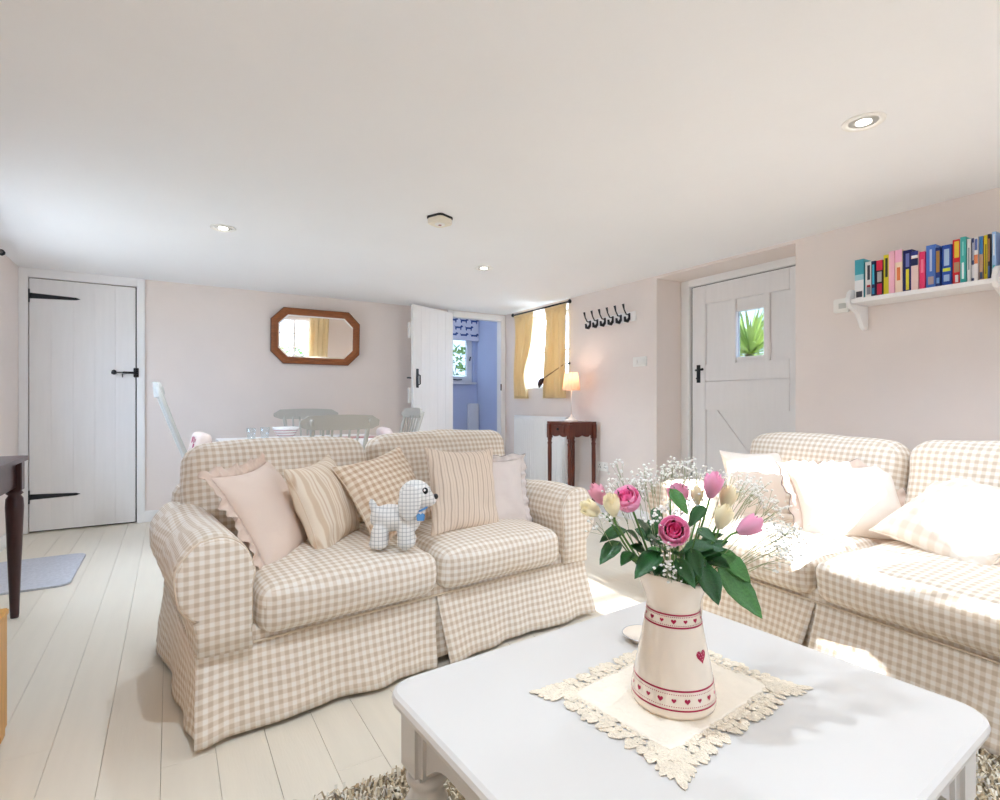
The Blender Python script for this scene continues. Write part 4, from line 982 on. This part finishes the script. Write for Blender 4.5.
# ------------------------------------------------------------------ flowers
MOUTH = Vector((JX, JY, JZ+.235))
def petal_mesh(name, r_in, wid, ht, curl, m):
    """petal standing up around +z axis at radius r_in, bulging outward"""
    V = []; F = []; nu, nv_ = 6, 6
    for j in range(nv_+1):
        t = j/nv_; wv = wid*(math.sin(PI*min(1, .18+t*.62))**.8)*(1 if t < .85 else 1-.35*((t-.85)/.15)**2)
        bulge = r_in*(.35+.9*math.sin(PI*min(1, t*.75)))+curl*max(0, t-.55)**1.5*2.2
        for i in range(nu+1):
            s = -1+2*i/nu; ang = s*wv/max(.004, r_in+.002); ang = max(-1.25, min(1.25, ang))
            rr = bulge*(1-.06*s*s); z = ht*t*(1-.10*s*s*t); V.append((rr*math.cos(ang), rr*math.sin(ang), z))
    for j in range(nv_):
        for i in range(nu): a = j*(nu+1)+i; F.append((a, a+1, a+nu+2, a+nu+1))
    me = bpy.data.meshes.new(name); me.from_pydata(V, [], F); me.materials.append(m)
    for p in me.polygons: p.use_smooth = True
    return me
def sepal_mesh():
    V = [(.002, -.002, 0), (.002, .002, 0), (.007, .0035, .006), (.007, -.0035, .006), (.0085, .002, .014), (.0085, -.002, .014), (.010, 0, .024)]
    me = bpy.data.meshes.new('sepal'); me.from_pydata(V, [], [(0, 1, 2, 3), (3, 2, 4, 5), (5, 4, 6)]); me.materials.append(M['leaf2']); return me
SEP = sepal_mesh(); PET = {}
def rose(pos, axis, size, col, openness, label, stem_bend=(0, 0, 0), group='roses in the jug', inner=None):
    pos = Vector(pos); axis = Vector(axis).normalized()
    e = empty('rose', pos, 0, label, 'flower', group); q = axis.to_track_quat('Z', 'Y'); e.rotation_mode = 'QUATERNION'; e.rotation_quaternion = q
    size *= 1.0
    rows = [(.07, 2, .86, 0), (.15, 3, .92, 0), (.25, 4, .97, .02), (.37, 5, 1.0, .06), (.50, 5, .97, .13)] if openness else [(.16, 3, .96, 0), (.30, 3, .98, 0), (.44, 4, .93, .10)]
    S = size = size*(1.75 if openness else 1.6)
    for ri, (r_, cnt, h_, cu) in enumerate(rows):
        key = (col, openness, ri, round(S, 4))
        if key not in PET: PET[key] = petal_mesh('petal', r_*S, S*(.36+.19*ri), S*(1.2 if openness else 1.55)*h_, S*cu*1.6, M[inner] if inner and ri < 3 else M[col])
        for k in range(cnt):
            o = bpy.data.objects.new('petal', PET[key]); COL.objects.link(o); o.parent = e
            o.rotation_euler = (0, 0, 2*PI*k/cnt+ri*.7); o.location = (0, 0, -.35*S+ri*(-.004))
    for k in range(5):
        o = bpy.data.objects.new('sepal', SEP); COL.objects.link(o); o.parent = e; o.scale = (S/.022,)*3; o.rotation_euler = (0, 0, 2*PI*k/5+.3); o.location = (0, 0, -.5*S)
    lathe('receptacle', [(.002, -.62*S), (.16*S, -.55*S), (.22*S, -.42*S), (.16*S, -.3*S)], M['leaf2'], e, 10)
    inv = Matrix.LocRotScale(pos, q, None).inverted(); base = pos-axis*.6*S; foot = Vector((JX+(pos.x-JX)*-.15, JY+(pos.y-JY)*-.15, JZ+.06))
    rim = MOUTH+Vector(((pos.x-JX)*.28, (pos.y-JY)*.28, -.008)); mid = (base*.55+rim*.45)-axis*.012+Vector(stem_bend)
    tube('stem', [inv @ p for p in smooth_path([base, base-axis*.02, mid, rim, foot], 5)], .0022, M['stem'], e, 6)
    return e
CAMV = Vector((-.759, -.650, .10))   # from the jug back to the viewer side
rose((.786, .672, .812), (-.62, -.62, .42), .0245, 'petalpink', 1, 'large open pink rose at the front of the bunch', inner='petaldeep')
rose((.748, .749, .862), (-.62, -.30, .62), .0225, 'petalpink', 1, 'open deep-pink rose high on the left of the bunch', inner='petaldeep')
rose((.955, .640, .805), (.70, -.42, .42), .0205, 'petalpink', 0, 'pink rosebud leaning out towards the sunlit sofa')
rose((.946, .710, .872), (.10, -.20, .95), .021, 'petalpale', 0, 'pink rosebud standing tallest above the cream buds', inner='petalpink')
rose((.927, .780, .855), (-.15, .05, .95), .020, 'petalpink', 1, 'pink rose at the back of the bunch, half behind a leaf')
rose((.764, .845, .852), (-.30, .35, .80), .018, 'petalpale', 0, 'pale pink rosebud at the back left, behind cream buds')
rose((.706, .800, .838), (-.80, .15, .45), .018, 'petalcream', 0, 'cream rosebud pointing outwards at the far left', (0, 0, .0))
rose((.705, .745, .852), (-.35, -.10, .90), .0175, 'petalcream', 0, 'upright cream rosebud beside the leftmost one')
rose((.972, .694, .848), (.25, -.20, .90), .0185, 'petalcream', 0, 'cream rosebud just under the tallest pink bud')
rose((.893, .648, .826), (.10, -.30, .92), .0185, 'petalcream', 0, 'cream rosebud in front of the other, above the dark leaves')
rose((.962, .759, .846), (.05, .05, 1), .015, 'petalcream', 0, 'small greenish-cream bud deep in the bunch')
def leaf_mesh(nm, m):
    V = []; F = []; n = 8
    for j in range(n+1):
        t = j/n; w = .30*math.sin(PI*t**.8)**.9*(1-.15*t)+(.012 if j % 2 else 0); zz = -.10*t*t
        for s in (-1, -.5, 0, .5, 1): V.append((t, s*w, zz+.10*abs(s)*w/.3-.0))
    for j in range(n):
        for i in range(4): a = j*5+i; F.append((a, a+1, a+6, a+5))
    me = bpy.data.meshes.new(nm); me.from_pydata(V, [], F); me.materials.append(m)
    for p in me.polygons: p.use_smooth = True
    return me
LM = [leaf_mesh('leaf', M['leaf']), leaf_mesh('leaf', M['leaf2'])]
sprig_i = 0
def leaf_spray(items, label):
    e = empty('rose_foliage', MOUTH, 0, label, 'foliage', 'leafy rose stems in the jug')
    for (b, t, mi, wd) in items:
        b, t = Vector(b), Vector(t); d = t-b; L_ = d.length; x_ = d.normalized()
        up = (Vector((-.5, -.43, .75))); y_ = up.cross(x_).normalized(); z_ = x_.cross(y_)
        Mx = Matrix((x_*L_*1.08, y_*L_*wd*.70, z_*L_)).transposed().to_4x4(); Mx.translation = b-MOUTH
        o = bpy.data.objects.new('leaf', LM[mi]); COL.objects.link(o); o.parent = e; o.matrix_local = Mx
        o.modifiers.new('s', 'SOLIDIFY').thickness = .01
        rim = Vector(((b.x-JX)*.3, (b.y-JY)*.3, -.02)); bl = b-MOUTH
        tube('leaf_stalk', [bl+x_*.01, bl, bl*.6+rim*.4, rim, Vector((0, 0, -.10))], .0014, M['stem'], e, 5)
LV = [([.749, .772, .777], [.691, .761, .751], 0, 1.3), ([.762, .752, .759], [.717, .733, .75], 0, 1.3), ([.787, .796, .792], [.72, .79, .782], 0, 1.1), ([.79, .758, .768], [.744, .74, .807], 0, 1.1),
      ([.785, .703, .768], [.715, .694, .740], 0, 1.3), ([.795, .674, .762], [.785, .626, .728], 0, 1.2), ([.825, .667, .778], [.804, .628, .742], 0, 1.4), ([.777, .696, .784], [.731, .678, .812], 0, 1.1),
      ([.861, .668, .742], [.848, .624, .688], 0, 1.5), ([.903, .666, .730], [.936, .596, .656], 1, 1.2), ([.928, .674, .750], [.932, .618, .714], 1, 1.4), ([.951, .707, .748], [.964, .65, .722], 1, 1.2),
      ([.822, .751, .839], [.801, .717, .806], 0, 1.1), ([.873, .755, .872], [.869, .71, .833], 1, 1.1), ([.932, .718, .837], [.875, .707, .809], 0, 1.1), ([.854, .672, .81], [.846, .63, .798], 0, 1.3),
      ([.853, .79, .762], [.805, .773, .813], 0, 1.2), ([.942, .736, .752], [.942, .688, .785], 0, 1.2), ([.84, .70, .75], [.80, .66, .78], 0, 1.3), ([.87, .69, .755], [.885, .64, .775], 0, 1.3),
      ([.82, .72, .76], [.765, .70, .79], 0, 1.3), ([.89, .70, .75], [.92, .66, .78], 0, 1.3), ([.86, .68, .74], [.83, .64, .755], 0, 1.3), ([.80, .75, .75], [.755, .745, .775], 0, 1.3), ([.90, .68, .74], [.885, .63, .745], 0, 1.4)]
rl = random.Random(9)
def rleaf(k):
    out = []
    for i in range(k):
        a = rl.uniform(0, 2*PI); r0, r1 = rl.uniform(.02, .05), rl.uniform(.07, .105); z0 = rl.uniform(.02, .075); up_ = rl.uniform(-.02, .045)
        b = [JX+r0*math.cos(a), JY+r0*math.sin(a), MOUTH.z+z0]; t = [JX+r1*math.cos(a+rl.uniform(-.4, .4)), JY+r1*math.sin(a), MOUTH.z+z0+up_]
        out.append((b, t, rl.random() > .75, rl.uniform(1.1, 1.5)))
    return [(b, t, int(m_), w) for b, t, m_, w in out]
leaf_spray(rleaf(16), 'inner tangle of dark rose leaves just above the jug rim')
leaf_spray(LV[:4]+LV[20:21]+LV[23:24], 'dark green rose leaves spreading over the jug rim on the left')
leaf_spray(LV[4:8]+LV[18:19]+LV[22:23], 'dark green rose leaves drooping at the front of the jug')
leaf_spray(LV[8:12]+LV[24:25]+LV[21:22], 'bright green rose leaves drooping over the jug rim on the handle side')
leaf_spray(LV[12:18]+LV[19:20], 'rose leaves standing among the blooms in the middle of the bunch')
GY = [[.876, .812, .9], [.952, .823, .903], [.974, .787, .905], [1.013, .786, .887], [.835, .801, .883], [.771, .817, .886], [.723, .788, .835], [.785, .715, .835], [.785, .691, .80], [1.004, .674, .87], [1.02, .641, .843], [1.048, .67, .871], [1.025, .603, .78], [1.066, .613, .797], [1.007, .602, .754], [.908, .733, .829], [.775, .682, .755], [1.022, .722, .887]]
GL = ['at the top of the bunch', 'reaching towards the sunlit cushion', 'on the far left of the bunch', 'in the middle of the blooms']
for gi, ends in enumerate(([0, 1, 2, 3, 4], [9, 10, 11, 12, 13, 14, 17], [5, 6], [7, 8, 15, 16])):
    e = empty('gypsophila', MOUTH, 0, 'spray of tiny white filler blossoms '+GL[gi], 'flower', 'sprays of white filler flowers')
    rn = random.Random(20+gi); bm = bmesh.new(); bb = bmesh.new()
    for k in ends:
        t = Vector(GY[k])-MOUTH; rim = Vector((t.x*.25, t.y*.25, -.01))
        for s in range(3 if gi == 3 else 4):
            tip = t+Vector((rn.gauss(0, .016), rn.gauss(0, .016), rn.gauss(0, .010)))
            mid = rim*.35+tip*.65+Vector((rn.gauss(0, .006), rn.gauss(0, .006), rn.gauss(0, .006)))
            if s == 0: bm_loft(bm, tube_rings([Vector((0, 0, -.12)), rim, mid, tip], [.0012, .0011, .0008, .0005], 4))
            else: bm_loft(bm, tube_rings([mid if s % 2 else (mid+rim)/2, (mid+tip)/2+Vector((0, 0, .006)), tip], [.0007, .0006, .0004], 4))
            for u in range(12):
                p = tip+Vector((rn.gauss(0, .010), rn.gauss(0, .010), rn.gauss(0, .009))); rr = rn.uniform(.0022, .0038)
                if u % 3 == 0: bm_loft(bm, tube_rings([(mid+tip)/2, p], [.0004, .0003], 3))
                g = bmesh.ops.create_icosphere(bb, subdivisions=1, radius=rr)
                for v in g['verts']: v.co = Vector((v.co.x, v.co.y, v.co.z*.8))*(1+.25*rn.uniform(-1, 1))+p
    frombm('branches', bm, M['gypstem'], e); stuff(frombm('blossoms', bb, M['gyp'], e))

# ------------------------------------------------------------------ dining table, chairs and things on it
dt = empty('dining_table', (.94, 4.58, 0), math.radians(0), 'white-painted dining table behind the sofa under the wall mirror', 'table')
DTX, DTY, DTZ = .62, .42, .75
prism('tabletop', rounded_rect(-DTX, DTX, -DTY, DTY, .03), 'z', DTZ-.03, DTZ, M['white'], dt, .006)
for s in (-1, 1): box('apron', -DTX+.06, DTX-.06, s*(DTY-.07)-.01, s*(DTY-.07)+.01, DTZ-.12, DTZ-.031, M['white'], dt, .002); box('apron', s*(DTX-.07)-.01, s*(DTX-.07)+.01, -DTY+.07, DTY-.07, DTZ-.12, DTZ-.031, M['white'], dt, .002)
for sx in (-1, 1):
    for sy in (-1, 1): lathe('leg', [(.02, .001), (.028, .03), (.022, .06), (.036, .3), (.03, .5), (.04, .56), (.036, .718)], M['white'], dt, 14, (sx*(DTX-.07), sy*(DTY-.07), 0))
def chair(loc, rz, label, hb_=.96, rw=.235, rail_h=.085, slat=5, m=None, lean=0.0):
    """faces local -y"""
    m = m or M['greychair']; e = empty('dining_chair', loc, rz, label, 'chair', 'grey painted dining chairs')
    bm = rbox_verts(.42, .41, .035, .016, 10)
    for v in bm.verts: v.co.z += .445-.012*max(0, 1-(v.co.x/.2)**2)*max(0, 1-(v.co.y/.2)**2)*(1 if v.co.z > 0 else 0); v.co.x *= (1-.12*(v.co.y+.2)/.4)
    frombm('seat', bm, m, e, True)
    for sx in (-1, 1):
        lathe('leg', [(.012, .001), (.018, .1), (.015, .16), (.022, .3), (.016, .43)], m, e, 10, (sx*.17, -.165, 0)); tube('leg', [(sx*.165, .20, .001), (sx*.155, .165, .43)], [.013, .018], m, e, 10)
        tube('back_post', smooth_path([(sx*.165, .165, .455), (sx*.175, .185, .62), (sx*.19, .225+lean*.25, .80), (sx*.20, .275+lean, hb_-.02)], 4), [.016]*13, m, e, 10)
        tube('stretcher', [(sx*.168, -.16, .18), (sx*.162, .19, .20)], .009, m, e, 8)
    tube('stretcher', [(-.165, 0, .19), (.165, 0, .19)], .009, m, e, 8)
    for k in range(slat):
        x_ = -.115+.23*k/(slat-1); tube('spindle', smooth_path([(x_*.9, .168, .46), (x_, .20, .66), (x_*1.08, .265+lean*.75, hb_-rail_h+.02)], 4), .0085, m, e, 8)
    # curved top rail
    nn = 20; V = []; F = []
    for i in range(nn+1):
        s = -1+2*i/nn; x_ = s*rw; yc_ = .285+lean-.035*s*s; top = hb_+.012*(1-s*s)-(.030*max(0, abs(s)-.8)/.2); bot = hb_-rail_h+.006*(s*s)+(.020*max(0, abs(s)-.8)/.2)
        V += [(x_, yc_-.011-.01, bot), (x_, yc_+.011-.01, bot), (x_, yc_+.011, top), (x_, yc_-.011, top)]
    for i in range(nn):
        a = i*4
        for q in range(4): F.append((a+q, a+(q+1) % 4, a+4+(q+1) % 4, a+4+q))
    F += [(0, 1, 2, 3), (nn*4, nn*4+3, nn*4+2, nn*4+1)]
    mk('top_rail', V, F, m, e, False)
    return e
chair((1.02, 4.04, 0), PI, 'grey spindle-back dining chair nearest the sofa, seen from behind', .95, .275, .095)
chair((1.10, 5.02, 0), 0, 'grey dining chair on the far side of the dining table below the mirror', .975, .29, .085)
chair((1.64, 4.62, 0), -PI/2, 'grey dining chair at the table end near the open door', .985, .22, .08)
chair((.29, 4.5, 0), PI/2+.05, 'tall curved-back grey dining chair at the table end near the cupboard door', 1.18, .20, .10, lean=.10)
bo = empty('striped_bowl', (.80, 4.62, DTZ), 0, 'white bowl with reddish stripes on the dining table', 'bowl')
lathe('bowl', [(.0, .001), (.045, .001), (.048, .012), (.075, .045), (.098, .085), (.102, .098), (.098, .099), (.07, .05), (.04, .016), (0, .014)], M['bowl'], bo, 28)
for z, r in ((.03, .0645), (.052, .080), (.072, .0915)): tube('stripe', [(r*math.cos(2*PI*i/28), r*math.sin(2*PI*i/28), z) for i in range(29)], .003, M['bowlstripe'], bo, 6)
for (x_, y_, lb) in ((.53, 4.5, 'clear drinking glass on the dining table near the tall chair'), (.64, 4.6, 'second clear drinking glass on the dining table, beside the first')):
    g = tag(lathe('drinking_glass', [(.0, .002), (.028, .002), (.034, .10), (.0335, .1005), (.026, .006), (0, .006)], M['drink'], None, 20), lb, 'glass', 'drinking glasses'); g.location = (x_, y_, DTZ)
pm = tag(prism('place_mat', rounded_rect(-.15, .15, -.11, .11, .02), 'z', 0.001, .006, M['bowlstripe'], None, .001), 'dull red place mat on the dining table edge near the open door', 'place mat'); pm.location = (1.36, 4.5, DTZ)
def seat_pad(loc, rot, label, m, dots=False):
    e = empty('chair_cushion', loc, 0, label, 'cushion'); e.rotation_euler = rot
    bm = rbox_verts(.36, .34, .10, .045, 10); frombm('cover', bm, m, e, True, 'cube')
    if dots:
        rn = random.Random(2)
        for i in range(26):
            a, b = rn.uniform(-.13, .13), rn.uniform(-.12, .12)
            for zz in (.051, -.053): o = prism('printed_flower', [(a+.014*math.cos(2*PI*k/7)*(1 if k % 2 else .7), b+.014*math.sin(2*PI*k/7)) for k in range(7)], 'z', zz, zz+.002, M['floral'], e)
seat_pad((.17, 4.5, .66), (math.radians(78), 0, math.radians(-85)), 'floral cushion propped in the tall grey chair', M['flowercushion'], True)
seat_pad((1.66, 4.6, .66), (math.radians(72), 0, math.radians(80)), 'plain pinkish cushion on the grey chair by the open door', M['pinkcushion'])

# ------------------------------------------------------------------ left side: dark table, door mat, pine chest
kt = empty('console_table', (-.80, 2.95, 0), 0, 'dark mahogany console table with tapered turned leg at the left wall', 'table')
KX, KY, KZ = .185, .56, .785
prism('tabletop', rounded_rect(-KX-.02, KX+.015, -KY, KY, .012), 'z', KZ-.022, KZ, M['darkwood'], kt, .006)
for s in (-1, 1): box('apron', s*(KX-.03)-.01, s*(KX-.03)+.01, -KY+.06, KY-.06, KZ-.15, KZ-.023, M['darkwood'], kt, .002); box('apron', -KX+.05, KX-.05, s*(KY-.045)-.01, s*(KY-.045)+.01, KZ-.15, KZ-.023, M['darkwood'], kt, .002)
for sx in (-1, 1):
    for sy in (-1, 1):
        cx, cy = sx*(KX-.03), sy*(KY-.045); box('leg_block', cx-.032, cx+.032, cy-.032, cy+.032, KZ-.165, KZ-.022, M['darkwood'], kt, .003)
        lathe('leg', [(.016, .001), (.018, .02), (.024, .2), (.033, .46), (.036, .54), (.034, .58), (.024, .597), (.034, .606), (.026, .621)], M['darkwood'], kt, 16, (cx, cy, 0))
dm = tag(prism('door_mat', rounded_rect(-.98, -.49, 3.90, 4.66, .06), 'z', .001, .012, M['mat'], None, .003), 'blue-grey door mat on the painted floorboards by the cupboard door', 'mat')
pc = empty('pine_chest', (-.70, 1.93, 0), 0, 'golden pine chest at the left picture edge beside the dark table', 'chest')
CX_, CY_, CH_ = .262, .33, .40
for k in range(4): box('side_board', CX_-.02, CX_, -CY_+k*.165+.0008, -CY_+(k+1)*.165-.0008, .03, CH_-.022, M['pine'], pc, .002); box('side_board', -CX_, -CX_+.02, -CY_+k*.165+.0008, -CY_+(k+1)*.165-.0008, .03, CH_-.022, M['pine'], pc, .002)
for s in (-1, 1): box('end_panel', -CX_+.021, CX_-.021, s*(CY_-.012)-.01, s*(CY_-.012)+.01, .03, CH_-.022, M['pine'], pc, .002)
box('lid', -CX_-.004, CX_+.004, -CY_-.004, CY_+.004, CH_-.021, CH_, M['pine'], pc, .004)
for sx in (-1, 1):
    for sy in (-1, 1): box('foot', sx*(CX_-.03)-.026, sx*(CX_-.03)+.026, sy*(CY_-.03)-.026, sy*(CY_-.03)+.026, 0, .03, M['pine'], pc, .002)
